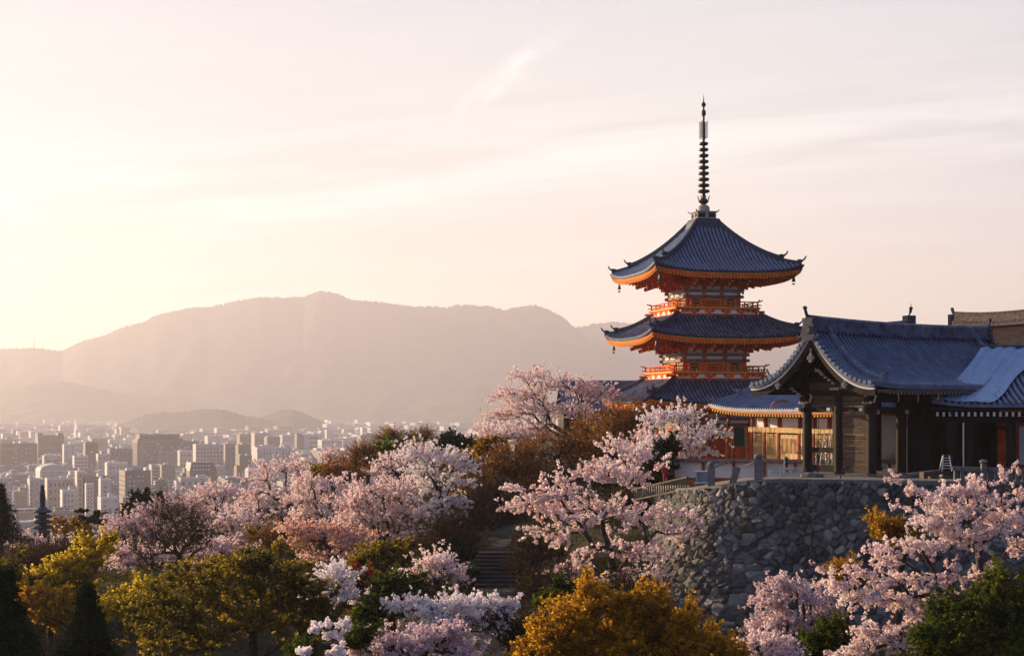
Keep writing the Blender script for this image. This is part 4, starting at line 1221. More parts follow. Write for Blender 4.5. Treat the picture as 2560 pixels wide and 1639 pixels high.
for x, d in ((-.1, -1), (GL+.1, 1)):
    mb = MB()
    mb.prism([(-.34,3.2),(.34,3.2),(.44,3.55),(.36,3.8),(.26,4.3),(.1,4.42),(-.1,4.42),(-.26,4.3),(-.36,3.8),(-.44,3.55)], 'x', x-.1, x+.1)
    for sg in (-1, 1):
        mb.path([(x, sg*.3, 3.5), (x+d*.05, sg*.55, 3.35), (x+d*.05, sg*.66, 3.5)], .1, 6, r1=.05)
        mb.path([(x, sg*.25, 4.2), (x+d*.1, sg*.34, 4.35)], .06, 5, r1=.03)
    mb.tube((x-.03, 0, 3.75), (x+d*.16, 0, 3.75), .2, n=10)
    mb.build('ridge_end_tile', M['tile_dark'], gate, GO)
    mb = MB(); mb.path([(x-d*.1, 0, 4.36), (x+d*.18, 0, 4.5), (x+d*.30, 0, 4.78)], .09, 8, r1=.075); mb.lathe([(.03,-.1),(.11,-.04),(.12,.04),(.04,.1)], (x+d*.31, 0, 4.84), 8)
    mb.build('ridge_horn', M['tile_dark'], gate, GO)
# bargeboards with white edge
for x0, x1, xw in ((.10, .24, -1), (GL-.24, GL-.10, 1)):
    mb, wb = MB(), MB()
    for sg in (-1, 1):
        n = 24
        for i in range(n):
            sa, sb = i/n, (i+1)/n
            za, zb_ = gz_roof(sa, 0)-.24, gz_roof(sb, 0)-.24
            ya, yb = sg*GS*sa*.985, sg*GS*sb*.985
            da, db = .50-.12*sa, .50-.12*sb
            def sec(mb_, xa, xb, ta, tb, ba, bb):
                mb_.add([(xa,ya,ta),(xa,yb,tb),(xa,yb,bb),(xa,ya,ba),(xb,ya,ta),(xb,yb,tb),(xb,yb,bb),(xb,ya,ba)], [(0,1,2,3),(7,6,5,4),(0,4,5,1),(2,6,7,3),(1,5,6,2),(0,3,7,4)])
            sec(mb, x0, x1, za-.07, zb_-.07, za-da, zb_-db)
            f0 = x0-.05 if xw < 0 else x1-.05
            sec(wb, f0-.03, f0+.1, za, zb_, za-.10, zb_-.10)
    mb.build('bargeboard', M['wood'], gate, GO); wb.build('bargeboard_edge', M['white'], gate, GO)
# gable pendants
def pendant(y, z, r):
    mb = MB()
    for a, b, c in ((0, .34, .55), (-.42, 0, .5), (.42, 0, .5), (0, -.42, .6), (0, 0, .5)):
        mb.tube((.02, y+a*r, z+b*r), (.1, y+a*r, z+b*r), c*r*.85, n=12)
        mb.tube((-.01, y+a*r, z+b*r), (.05, y+a*r, z+b*r), c*r*.35, n=8)
    mb.prism([(y-.06, z+.5*r), (y+.06, z+.5*r), (y+.05, z+r*1.9), (y-.05, z+r*1.9)], 'x', .03, .09)
    return mb.build('gable_pendant', mat('carved_grey_wood', (.20, .185, .17), .7, .4, 9.0), gate, GO)
pendant(0, 2.34, .26); pendant(-2.08, .98, .22); pendant(2.08, .98, .22)
# roof deck, purlins and rafters
mb = MB()
for sg in (-1, 1):
    mb.grid([[(x, sg*GS*i/14*.97, gz_roof(i/14, x)-.27) for x in (.2, 4, 8, 12, 16.1)] for i in range(15)])
    for i in range(48):
        x = .6 + i*.325
        for j in range(6):
            s0, s1 = .1+.84*j/6, .1+.84*(j+1)/6
            mb.beam((x, sg*GS*s0, gz_roof(s0, x)-.34), (x, sg*GS*s1, gz_roof(s1, x)-.34), .09, .12)
deck = mb
mb, wb = MB(), MB()
for sg in (-1, 1):
    for i in range(48):
        x = .6 + i*.325
        deck.box(x-.05, x+.05, sg*GS*.945-.012, sg*GS*.945+.012, gz_roof(.945, x)-.405, gz_roof(.945, x)-.285, 1)
    for s, z_ in ((.29, -.62), (.72, -.62)):
        z = gz_roof(s)+z_
        mb.box(.28, 16.05, sg*GS*s-.12, sg*GS*s+.12, z, z+.34)
        if s < .5: wb = MB(); wb.box(.24, .277, sg*GS*s-.11, sg*GS*s+.11, z+.01, z+.33); wb.build('purlin_end', M['white'], gate, GO)
mb.box(.28, 16.05, -.14, .14, 2.95, 3.3)
mb.build('purlins', M['woodblack'], gate, GO); deck.build('roof_deck', [M['woodblack'], M['white']], gate, GO)
# columns and framing
GXc = [2.4, 4.95, 8.6, 11.2, 13.8]
for x in GXc:
    for y in (-2.0, 0.0, 2.0):
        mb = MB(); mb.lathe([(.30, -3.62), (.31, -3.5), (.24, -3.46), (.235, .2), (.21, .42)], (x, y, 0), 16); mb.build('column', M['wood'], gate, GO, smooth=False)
mb = MB()
for y in (-2.0, 2.0):
    mb.box(1.95, 14.3, y-.09, y+.09, -.42, -.16); mb.box(1.9, 14.3, y-.12, y+.12, .1, .4)
for x in GXc: mb.box(x-.09, x+.09, -2.35, 2.35, .42, .66); mb.box(x-.08, x+.08, -2.3, 2.3, 1.1, 1.35)
mb.box(2.31, 2.49, -2.3, 2.3, -.42, -.12)
mb.box(2.33, 2.47, .2, 1.8, -2.5, -2.24); mb.box(2.33, 2.47, .2, 1.8, -3.5, -3.15)
mb.box(2.36, 14.0, -.06, .06, 1.4, 3.2)
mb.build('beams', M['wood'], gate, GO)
mb = MB()
nz_ = 11
for i in range(nz_):
    z0 = -3.5 + 3.08*i/nz_; mb.box(2.36+rc.uniform(0,.025), 2.44, -1.8, -.2, z0, z0+3.08/nz_-.015)
for i in range(5):
    z0 = -.1 + 1.35*i/5; mb.box(2.37+rc.uniform(0,.02), 2.44, -1.85, 1.85, z0, z0+.255)
mb.build('plank_wall', M['plank'], gate, GO)
mb = MB(); mb.prism([(-2.9, 1.25), (2.9, 1.25), (1.2, 1.85), (.4, 3.0), (-.4, 3.0), (-1.2, 1.85)], 'x', 2.5, 2.56); mb.build('gable_board', M['woodblack'], gate, GO)
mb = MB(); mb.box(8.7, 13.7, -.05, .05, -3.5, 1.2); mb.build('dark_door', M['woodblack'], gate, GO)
mb = MB(); mb.box(13.75, 13.85, -1.8, 1.8, -3.5, .6); mb.build('end_wall', M['woodblack'], gate, GO)
wm = mat('whitened_carving', (.50, .48, .47), .7, .2, 8.0)
for y in (-2.0, 0.0, 2.0):
    mb = MB()
    z = .45 if y else 1.15
    for i, (o, dz) in enumerate(((.0, -.1), (.16, .06), (.30, .2), (.42, .34))):
        mb.box(2.02-.12*i, 2.16-.12*i, y+o+.02, y+o+.2, z+dz-.02, z+dz+.09)
    mb.path([(1.7, y+.55, z+.42), (1.55, y+.66, z+.60), (1.6, y+.84, z+.66), (1.72, y+.9, z+.55)], .085, 6)
    for sg in (-1,):
        mb.path([(2.2, y-.3, z-.35), (2.1, y-.42, z-.2), (2.05, y-.52, z-.02), (2.08, y-.42, z+.06)], .05, 6)
    for k in range(3): mb.box(2.0, 2.12, y-.26+.2*k, y-.12+.2*k, z-.42, z-.3)
    mb.build('carved_bracket', wm, gate, GO)
mb = MB()
for y in (-2.0, 0.0, 2.0): mb.box(1.9, 2.1, y-.1+.3, y+.1+.3, -.36, -.18)
for x in (2.4, 4.95): mb.box(x+.26, x+.3, -2.27, -2.1, -.5, -.3); 
mb.build('beam_ends', M['white'], gate, GO)
mb = MB(); mb.box(.2, 10.4, -GS-.12, -GS-.02, gz_roof(1)-.33, gz_roof(1)-.17)
mb.build('gutter', mat('brown_gutter', (.12,.075,.06), .5, .2), gate, GO)
mb = MB()
for x in (1.9, 3.6, 5.4): mb.path([(x, -GS-.06, .52), (x, -GS-.06, .22), (x+.2, -GS+.1, .12)], .03, 5)
mb.beam((8.3, -GS+.2, .42), (10.6, -GS-.5, .05), .2, .06)
mb.beam((10.6, -GS-.5, .05), (12.4, -GS-1.0, -.12), .12, .06)
mb.build('copper_downpipe', M['copper'], gate, GO)
mb = MB(); mb.path([(1.6, 2.6, .12), (1.2, 2.75, .16), (.9, 2.95, .12), (.8, 3.05, -.02), (.78, 3.08, -.2)], .055, 8); mb.build('rain_spout', M['copper'], gate, GO)
mb = MB(); mb.box(1.3, 15.5, -2.9, 2.9, -4.4, -3.64); mb.box(.6, 1.3, -2.4, 2.6, -4.4, -3.78)
mb.build('stone_platform', M['fencestone'], gate, GO)

# ================================================================== lattice hall behind the gate
def hall(name, label, px, Y, rot, zg, hx, hy, ze, zt, tx, ty, lift, m):
    o = P(px, HY, Y)
    root = empty(name, (o.x, o.y, CZ+zg), rot, label, 'temple hall')
    return root
# local frame: -y is the front, x runs along the front
HA = empty('lattice_hall', P(1881, HY, 105.0).xy.to_3d() + Vector((0,0,CZ-4.9)), R(-64), 'hall with sunlit gold lattice shutters under white plaster panels', 'temple hall')
AO = (0, 0, -4.9)
# the front wall starts at local x = 0 and runs right and nearer; the body lies at +y
AL, AD, AE = 12.5, 9.0, 2.1
class Shift:
    pass
h = Hip(AL/2+AE, AD/2+AE, 4.0, .2, -.35, 3.7, .38, .5, 4.0)
def sh(mb, dx, dy):
    mb.v = [(x+dx, y+dy, z) for x, y, z in mb.v]; return mb
ax, ay = AL/2, AD/2
mb = MB(); h.surface(mb); h.rolls(mb, .26, .075); h.band(mb, -.02, 0, -.12); sh(mb, ax, ay).build('roof', M['tile'], HA, AO)
for k in range(4):
    b4 = len(HA.children)
kids = set(HA.children)
h.hips('hip_ridge', M['tile'], HA, AO, .9)
for o in HA.children:
    if o not in kids: o.data.transform(Matrix.Translation((ax, ay, 0)))
mb = MB(); h.band(mb, .06, -.12, -.2); sh(mb, ax, ay).build('eave_lath', M['gold'], HA, AO)
mb = MB(); h.band(mb, .1, -.2, -.3, inn=AE-.1, zi=.1)
for k in range(4):
    hx_, hy_, _, _ = h.dims(k); n = int(hx_*2/.3)
    for i in range(1, n):
        t = -hx_+2*hx_*i/n; zl = h.ze+h.lift*abs(t/hx_)**4
        c, q = [(1,0),(0,1),(-1,0),(0,-1)][k]
        w = lambda p: Vector((p[0]*c-p[1]*q, p[0]*q+p[1]*c, p[2]))
        mb.beam(w((t, -(hy_-.2), zl-.36)), w((t, -(hy_-AE), zl*.3+h.ze*.7-.05)), .1, .12)
for i in range(1, 54):
    t = -h.hx + 2*h.hx*i/54; zl = h.ze+h.lift*abs(t/h.hx)**4
    mb.box(t-.05, t+.05, -h.hy+.15, -h.hy+.19, zl-.43, zl-.29, 1)
sh(mb, ax, ay).build('rafters', [M['redpost'], M['gold']], HA, AO)
mb = MB(); mb.box(0, AL, .1, AD, -4.7, .1); mb.build('wall', M['white'], HA, AO)
bays = [0, 1.45, 3.0, 5.2, 6.7, 8.2, 9.8, 11.2, 12.5]
for t in bays:
    mb = MB(); mb.tube((t, .06, -4.75), (t, .06, .05), .16, n=10); mb.build('post', M['redpost'], HA, AO)
mb = MB(); mb.box(0, AL, -.02, .09, -.88, -.72); mb.box(0, AL, -.03, .09, -.2, -.02); mb.build('rail', M['redpost'], HA, AO)
mb = MB(); mb.box(-.3, AL+.3, -.12, .09, -1.83, -1.50); mb.build('lintel', M['lattice'], HA, AO)
for i in range(len(bays)-1):
    a, b = bays[i]+.18, bays[i+1]-.18
    if i == 2:
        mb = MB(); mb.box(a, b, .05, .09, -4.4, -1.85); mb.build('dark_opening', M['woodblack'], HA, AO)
        n = 4
        for j in range(n):
            x0, x1 = a+(b-a)*j/n+.02, a+(b-a)*(j+1)/n-.02
            mb = MB()
            mb.box(x0, x0+.07, -.03, .04, -4.35, -1.95); mb.box(x1-.07, x1, -.03, .04, -4.35, -1.95); mb.box(x0+.07, x1-.07, -.03, .04, -3.55, -3.15); mb.box(x0+.07, x1-.07, -.03, .04, -2.2, -1.95); mb.box(x0+.07, x1-.07, -.03, .04, -4.35, -4.2)
            for u in (.35, .65): mb.box(x0+(x1-x0)*u-.02, x0+(x1-x0)*u+.02, -.02, .03, -4.2, -2.2)
            mb.build('door', M['lattice'], HA, AO)
        continue
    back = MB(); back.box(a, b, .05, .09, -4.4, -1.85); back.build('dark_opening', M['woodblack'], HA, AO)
    mb = MB()
    mb.box(a, a+.12, -.04, .05, -4.4, -1.85); mb.box(b-.12, b, -.04, .05, -4.4, -1.85); mb.box(a+.12, b-.12, -.04, .05, -3.55, -3.3)
    z = -4.38
    while z < -1.9:
        if not (-3.62 < z < -3.28): mb.box(a+.12, b-.12, -.02, .05, z, z+.055)
        z += .125
    n = max(2, int((b-a-.24)/.13))
    for j in range(1, n): x = a+.12+(b-a-.24)*j/n; mb.box(x-.02, x+.02, -.025, .04, -4.38, -1.9)
    mb.build('lattice_shutter', M['lattice'], HA, AO)
    mb = MB()
    for u in (.25, .6): x = a+(b-a)*u; mb.tube((x, -.3, -2.5), (x, -.3, -.6), .018, n=4)
    mb.build('hanging_hook', M['woodblack'], HA, AO)
mb = MB(); mb.box(-.8, AL+.8, -1.2, AD, -5.0, -4.72); mb.build('veranda', M['lattice'], HA, AO)

# second hall seen through the gate: plaster and red bands, unlit front, sunlit end
o = P(2150, HY, 104.0)
HB = empty('plaster_hall', (o.x, o.y, CZ-4.9), R(4), 'plaster hall with broad red bands seen through the gate opening', 'temple hall')
mb = MB(); mb.box(-2, 9, 0, 6, -1.95, 1.2); mb.build('wall', M['white'], HB, AO)
mb = MB(); mb.box(-2, 9, -.06, 0, -.98, -.66); mb.box(-2, 9, -.06, 0, -2.05, -1.6); 
for x in (-2, 0.7, 3.4, 6.1, 8.8): mb.box(x-.12, x+.12, -.08, 0.02, -1.6, 1.1)
mb.build('red_bands', M['redpost'], HB, AO)
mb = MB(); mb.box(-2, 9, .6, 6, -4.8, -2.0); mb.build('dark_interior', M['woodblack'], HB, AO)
mb = MB(); h2 = Hip(7, 5, 4, .2, .0, 3.0, .3, .5, 4); h2.surface(mb); h2.rolls(mb, .3, .09); sh(mb, 3.5, 3).build('roof', M['tile'], HB, AO)
o = P(2262, HY, 99.0)
HW = empty('side_shrine', (o.x, o.y, CZ-4.9), R(-58), 'small sunlit shrine end with lattice beside the dark gate posts', 'shrine')
mb = MB(); mb.box(0, 3.2, .1, 3, -4.8, -.2); mb.build('wall', M['white'], HW, AO)
for t in (0, .55, 3.2): 
    mb = MB(); mb.tube((t, .04, -4.8), (t, .04, .1), .13, n=10); mb.build('post', M['lattice'], HW, AO)
mb = MB(); mb.box(-.6, 3.6, -.16, .06, -1.55, -1.2); mb.box(-.3, 3.5, -.1, .06, -.3, .1); mb.build('lintel', M['lattice'], HW, AO)
mb = MB()
z = -4.4
while z < -1.7: mb.box(.68, 3.1, -.02, .06, z, z+.06); z += .13
for j in range(14): mb.box(.7+j*.17, .74+j*.17, -.03, .05, -4.4, -1.6)
mb.build('lattice_shutter', M['lattice'], HW, AO)
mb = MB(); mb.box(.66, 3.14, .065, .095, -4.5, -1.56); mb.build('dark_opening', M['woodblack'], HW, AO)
mb = MB(); h3 = Hip(2.9, 2.6, .8, .1, .25, 1.6, .25, .5, 4); h3.surface(mb); h3.rolls(mb, .28, .08); sh(mb, 1.6, 1.5).build('roof', M['tile'], HW, AO)

# ================================================================== corridor with the tarpaulin, right
o = P(2330, HY, 81.5)
TC = empty('corridor', (o.x, o.y, CZ-3.62), R(-3), 'low open corridor with a tiled roof half covered by a blue tarpaulin', 'corridor')
TO = (0, 0, -3.62)
def croof(x, q): return -.02 + 3.0*(.6*q+.4*q*q) + .22*max(0, 1-x/2.5)**2*(1-q)**2
mb = MB()
CL = 11.0; CQ = 6.2
def cpt(x, q, dz=0): return (max(x, q*3.4*(1 if x < 3.4 else 0) if False else x), q*CQ, croof(x, q)+dz)
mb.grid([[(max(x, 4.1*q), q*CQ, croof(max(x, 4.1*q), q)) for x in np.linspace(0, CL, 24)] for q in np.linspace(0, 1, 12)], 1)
mb.grid([[(4.1*q, y, croof(4.1*q, q)) for y in np.linspace(q*CQ, 2*CQ-q*CQ, 6)] for q in np.linspace(0, 1, 8)])
mb.grid([[(x, 2*CQ-q*CQ, croof(x, q)) for x in np.linspace(4.1*q, CL, 10)] for q in np.linspace(0, 1, 6)])
for x in np.arange(.2, CL, .33):
    qm = min(1, x/4.1)
    rows = [[(x+a*.1, qm*i/9*CQ, croof(x, qm*i/9)+b*.1) for a, b in ((-1,-.2),(-.8,.9),(0,1.35),(.8,.9),(1,-.2))] for i in range(10)]
    b0 = len(mb.v); mb.grid(rows); mb.f.append((b0,b0+1,b0+2,b0+3,b0+4)); mb.m.append(0)
mb.grid([[(x, 0, croof(x, 0)) for x in np.linspace(0, CL, 12)], [(x, 0, croof(x, 0)-.14) for x in np.linspace(0, CL, 12)], [(x, .4, croof(x, 0)-.14) for x in np.linspace(0, CL, 12)]])
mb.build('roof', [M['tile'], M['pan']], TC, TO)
mb = MB(); mb.box(4.0, CL, CQ-.2, CQ+.2, 2.85, 3.1); mb.tube((4.0, CQ, 3.15), (CL, CQ, 3.15), .13, n=8); mb.build('main_ridge', M['tile_dark'], TC, TO)
mb = MB(); mb.box(0, CL, .15, .3, -.32, -.15); mb.box(.2, CL, .9, 1.1, -.95, -.65); mb.box(0, CL, .4, CQ, -.3, -.2)
for i in range(34): x = .35+i*.32; mb.box(x-.06, x+.06, .33, .36, -.62, -.40, 1); mb.box(x-.055, x+.055, .37, 1.2, -.61, -.41)
mb.build('eaves', [M['woodblack'], M['white']], TC, TO)
for px_, r_ in ((2390, .26), (2433, .22), (2537, .24)):
    x = (px_-2330)*82.5/F
    mb = MB(); mb.tube((x, 1.2, -3.6), (x, 1.2, -.6), r_, n=14); mb.build('column', M['wood'], TC, TO)
mb = MB(); mb.tube((1.82, 1.0, -3.6), (1.82, 1.0, -.7), .045, n=8); mb.build('pole', M['alu'], TC, TO)
mb = MB(); mb.box(-.9, 3.1, 2.6, 2.7, -3.6, -.4); mb.box(-.95, .25, 1.6, 1.75, -3.6, -.55); mb.build('dark_wall', M['woodblack'], TC, TO)
mb = MB(); mb.add([(.95,.2,-.15),(1.25,.2,-.15),(1.15,.2,-.55),(1.02,.2,-.55),(.95,.4,-.15),(1.25,.4,-.15),(1.15,.4,-.55),(1.02,.4,-.55)], [(0,1,2,3),(7,6,5,4),(0,4,5,1),(1,5,6,2),(2,6,7,3),(3,7,4,0)]); mb.box(1.04, 1.13, .22, .3, -1.0, -.55)
mb.build('rain_hopper', M['wood'], TC, TO)
# tarpaulin lying over the left part of the roof
def tarp():
    rg = np.random.default_rng(4)
    nx, nq = 90, 80
    V = np.zeros((nq, nx, 3))
    for j in range(nq):
        q = j/(nq-1)
        x0 = 4.1*q - .12
        x1 = 3.15 + 4.3*q**1.15 + .12*math.sin(q*9)
        for i in range(nx):
            u = i/(nx-1)
            x = x0 + (x1-x0)*u
            V[j, i] = (x, q*CQ-.06, croof(max(x, 4.1*q), min(1, q))+.14)
    J, I = np.mgrid[0:nq, 0:nx]
    q, u = J/(nq-1), I/(nx-1)
    w = np.zeros((nq, nx))
    for k in range(26):                              # creases running down and across
        a = rg.uniform(-.5, 1.1); ph = rg.uniform(-1.2, 1.6); sgn = rg.choice([-1, 1, 1])
        d = (u + a*(q-.5)*.9 - ph*.7)
        w += sgn*rg.uniform(.012, .045)*np.exp(-(d/rg.uniform(.012, .05))**2)*(.4+.6*np.sin(q*rg.uniform(2, 5)+rg.uniform(0, 6))**2)
    w += .03*np.sin(u*5+q*3)*np.sin(q*4)
    top = np.clip((q-.82)/.18, 0, 1); w += top*.07*np.abs(np.sin(u*17+q*3))
    w += .3*np.exp(-((u-.93)/.08)**2-((q-1)/.07)**2)
    V[..., 2] += np.clip(w, -.06, .4)
    ii = np.arange(nx*nq).reshape(nq, nx)
    fc = np.stack([ii[:-1,:-1], ii[:-1,1:], ii[1:,1:], ii[1:,:-1]], -1).reshape(-1, 4)
    m = mat('blue_tarpaulin', (.24, .36, .50), .42, .12, 1.2, spec=.5)
    root = empty('tarpaulin', TC.location, R(-3), 'crumpled pale blue tarpaulin lying over the corner of the corridor roof', 'tarpaulin')
    s = array_mesh('sheet', V.reshape(-1, 3) + np.array([0, 0, 3.62]), fc, m, root, smooth=True)
    md = s.modifiers.new('thick', 'SOLIDIFY'); md.thickness = .02
    mb = MB(); mb.path([(V[j, 50, 0], V[j, 50, 1]-.02, V[j, 50, 2]+.05) for j in range(10, 44, 3)], .018, 5); mb.build('rope', M['rope'], root, TO)
tarp()

# red hall glimpsed under the corridor
o = P(2474, HY, 95.0)
HR = empty('vermilion_hall', (o.x, o.y, CZ-4.2), 0, 'vermilion timber hall glimpsed between the corridor posts', 'temple hall')
RO = (0, 0, -4.2)
mb = MB(); mb.box(-2.5, 2.2, .1, 3, -4.2, .2); mb.build('wall', M['verm'], HR, RO)
mb = MB(); mb.box(1.75, 6, 0, .1, -3.6, -1.3); mb.build('plaster_panel', M['white'], HR, RO)
mb = MB(); mb.box(-2.5, 6, -.05, .08, -1.3, -.8); mb.box(-2.5, 6, -.08, .05, -3.85, -3.6); mb.box(1.5, 1.75, -.06, .1, -3.6, -.8); mb.build('posts_and_rails', M['verm_dark'], HR, RO)
mb = MB()
for c in (.0, 1.25):
    mb.prism([(c-.55, -1.32), (c+.55, -1.32), (c+.5, -1.5), (c+.2, -1.62), (c+.06, -2.0), (c-.06, -2.0), (c-.2, -1.62), (c-.5, -1.5)], 'y', -.03, .09)
mb.box(.1, .26, -.02, .09, -3.0, -2.6)
mb.build('carved_struts', M['woodblack'], HR, RO)
mb = MB(); mb.box(-.3, 2.3, -1.6, -.7, -4.2, -3.75); mb.build('bench', M['fencestone'], HR, RO)
mb = MB(); h4 = Hip(6, 4, 3, .2, .5, 2.6, .2); h4.surface(mb); sh(mb, 1.5, 2).build('roof', M['tile_old'], HR, RO)

# great bark roofed hall, far right
o = P(2405, HY, 118.0)
HM = empty('bark_roofed_hall', (o.x, o.y, CZ-4.9), R(-62), 'great hall with a brown cypress bark roof and pale tiled ridge at the right edge', 'temple hall')
MO = (0, 0, -4.9)
mb = MB()
def mz(s): return 5.7 - 6.2*(1.5*s-.5*s*s)*.72
mb.grid([[(x, -9*s, mz(s)) for x in np.linspace(-.6+1.5*s*0, 22, 8)] for s in np.linspace(0, 1, 12)])
mb.grid([[(x, 9*s, mz(s)) for x in np.linspace(-.6, 22, 8)] for s in np.linspace(0, 1, 12)])
mb.grid([[(-.6, -9*s, mz(s)) for s in np.linspace(0, 1, 12)], [(-.6, -9*s, mz(s)-.45) for s in np.linspace(0, 1, 12)], [(.1, -9*s, mz(s)-.45) for s in np.linspace(0, 1, 12)]])
mb.grid([[(-.6, 9*s, mz(s)) for s in np.linspace(0, 1, 12)], [(-.6, 9*s, mz(s)-.45) for s in np.linspace(0, 1, 12)]])
mb.build('roof', M['bark_roof'], HM, MO)
mb = MB(); mb.prism([(-7, .2), (7, .2), (0, 5.0)], 'x', .4, 20); mb.build('gable_wall', M['woodblack'], HM, MO)
mb = MB(); mb.box(.2, 20, -7, 7, -4.9, .2); mb.build('wall', M['wood'], HM, MO)
mb = MB()
for i in range(22):
    xa, xb = -.6+i, .41+i
    lz = lambda x: .35*max(0, 1-(x+.6)/6)**2 + .02*x
    for w2, z0, z1 in ((.9, 5.55, 5.8), (.6, 5.8, 5.95), (.5, 5.95, 6.5), (.6, 6.5, 6.58)):
        mb.add([(xa,-w2/2,z0+lz(xa)),(xb,-w2/2,z0+lz(xb)),(xb,w2/2,z0+lz(xb)),(xa,w2/2,z0+lz(xa)),(xa,-w2/2,z1+lz(xa)),(xb,-w2/2,z1+lz(xb)),(xb,w2/2,z1+lz(xb)),(xa,w2/2,z1+lz(xa))], [(4,5,6,7),(0,1,5,4),(2,3,7,6),(1,2,6,5),(3,0,4,7)])
    for j in range(3): x = xa+.17+j*.33; mb.tube((x, -.48, 5.78+lz(x)), (x, -.28, 5.84+lz(x)), .11, n=8)
mb.build('tiled_ridge', mat('warm_ridge_tile', (.42,.29,.19), .6, .4, 5.0), HM, MO)
mb = MB(); mb.box(-.95, -.6, -.5, .5, 5.5, 6.7); mb.path([(-.8,0,6.7),(-.95,0,6.95),(-1.05,0,7.2)], .12, 6); mb.tube((-1.0, -.4, 5.65), (-.5, -.4, 5.65), .25, n=10); mb.build('ridge_end_tile', M['tile_dark'], HM, MO)

# ridge of a further hall behind the gate
o = P(2272, HY, 112.0)
HF = empty('rear_hall', (o.x, o.y, CZ-4.9), R(14), 'tiled ridge of a further hall rising behind the gate roof', 'temple hall')
mb = MB()
mb.grid([[(x, -5*s, 5.4+.3*(x/-9)**2*0-3.4*s) for x in (-4.2, -2, 0)] for s in (0, .5, 1)]); mb.grid([[(x, 5*s, 5.4-3.4*s) for x in (-4.2, -2, 0)] for s in (0, .5, 1)])
mb.build('roof', M['tile'], HF, MO)
mb = MB(); mb.box(-4.0, -.3, -4, 4, -4.9, 2.1); mb.prism([(-4, 2.1), (4, 2.1), (0, 4.8)], 'x', -4.0, -.3); mb.build('wall', M['wood'], HF, MO)
mb = MB()
for i in range(10):
    xa, xb = -4.2+.42*i, -4.2+.42*(i+1); f = lambda x: (-.5+.5*((x+4.2)/4.2)**1.5)
    mb.add([(xa,-.25,5.2),(xb,-.25,5.2),(xb,.25,5.2),(xa,.25,5.2),(xa,-.2,5.95+f(xa)*.6),(xb,-.2,5.95+f(xb)*.6),(xb,.2,5.95+f(xb)*.6),(xa,.2,5.95+f(xa)*.6)], [(4,5,6,7),(0,1,5,4),(2,3,7,6),(1,2,6,5),(3,0,4,7)])
mb.build('main_ridge', M['tile'], HF, MO)
mb = MB(); mb.box(-.3, .35, -.38, .38, 5.3, 6.25); mb.path([(.0,0,6.2),(.12,0,6.5),(.16,0,6.7)], .1, 6); mb.lathe([(.04,-.1),(.14,-.02),(.13,.08),(.03,.16)], (.17,0,6.75), 8); mb.tube((.17,0,6.85),(.17,0,7.1),.02,n=4); mb.build('ridge_end_tile', M['tile_dark'], HF, MO)

# long low roof left of the pagoda
o = P(1532, HY, 146.0)
HL = empty('long_hall', (o.x, o.y, CZ-5.2), R(3), 'long low hall with a dark red tiled ridge left of the pagoda', 'temple hall')
LO = (0, 0, -5.2)
mb = MB(); mb.grid([[(x, -4*s, 1.6-2.2*s) for x in np.linspace(-5, 3, 5)] for s in (0, .5, 1)]); mb.grid([[(x, 4*s, 1.6-2.2*s) for x in np.linspace(-5, 3, 5)] for s in (0, .5, 1)]); mb.build('roof', M['tile_old'], HL, LO)
mb = MB(); mb.box(-5.1, 3, -.25, .25, 1.5, 2.0); mb.tube((-5.1, 0, 2.05), (3, 0, 2.05), .15, n=8); mb.build('main_ridge', M['tile'], HL, LO)
mb = MB(); mb.box(-4.8, 2.8, -3, 3, -5.2, -.2); mb.build('wall', M['wood'], HL, LO)

# ================================================================== low plaster wall, fences and small things
WY = 96.0
a, b = P(1683, HY, WY), P(2330, HY, WY-3)
lw = empty('plaster_wall', (a.x, a.y, CZ-4.95), math.atan2(b.y-a.y, b.x-a.x), 'low white plaster wall with red posts between the fence and the halls', 'wall')
LW = (b-a).length
WO = (0, 0, -4.95)
mb = MB(); mb.box(0, LW, 0, .12, -4.42, -3.5); mb.build('plaster_panels', M['white'], lw, WO)
mb = MB(); mb.box(0, LW, -.04, .16, -4.96, -4.42); mb.build('red_base', mat('red_ochre_base', (.34,.10,.03), .7, .2, 2.0), lw, WO)
mb = MB(); mb.prism([(-.35,-3.5),(.47,-3.5),(.47,-3.44),(.06,-3.28),(-.35,-3.44)], 'x', -.1, LW+.1); mb.build('roof_boards', mat('brown_wall_coping', (.16,.09,.07), .8, .3, 3.0), lw, WO)
k = 0; t = 0
while t < LW:
    mb = MB(); mb.box(t-.09, t+.09, -.07, .17, -4.95, -3.505); mb.build('post', M['redpost'], lw, WO); t += 1.82

# stone posts, rope and leaning post on the kerb
def wallpt(px):
    i = np.argmin(np.abs(CX + wpath[:,0]*F/wpath[:,1] - px)); return Vector(wpath[i]) + Vector((0, .55, .14))
posts = []
for px_, hh, w2, lab in ((1780, 1.06, .32, 'squat granite post with a rounded cap beside the grey cabinet'), (1908, 1.08, .36, 'tall granite post with a rounded cap at the kerb corner')):
    p = wallpt(px_)
    r = empty('stone_post', p, R(-15), lab, 'post')
    mb = MB(); mb.box(-w2/2, w2/2, -w2/2, w2/2, -.1, hh-.12); mb.build('shaft', M['fencestone'], r)
    mb = MB(); mb.box(-w2*.32, w2*.32, -w2*.32, w2*.32, hh-.12, hh-.07); mb.lathe([(w2*.42, hh-.07), (w2*.6, hh-.01), (w2*.58, hh+.07), (w2*.36, hh+.13), (.02, hh+.15)], n=12); mb.build('cap', M['fencestone'], r)
    posts.append(p + Vector((0, 0, hh-.1)))
p = wallpt(1842)
r = empty('leaning_post', p, R(-15), 'short granite post leaning to the right on the kerb', 'post')
mb = MB(); mb.beam((-.18, 0, -.1), (.08, 0, .72), .3, .28, up=(0,1,0)); mb.build('shaft', M['fencestone'], r)
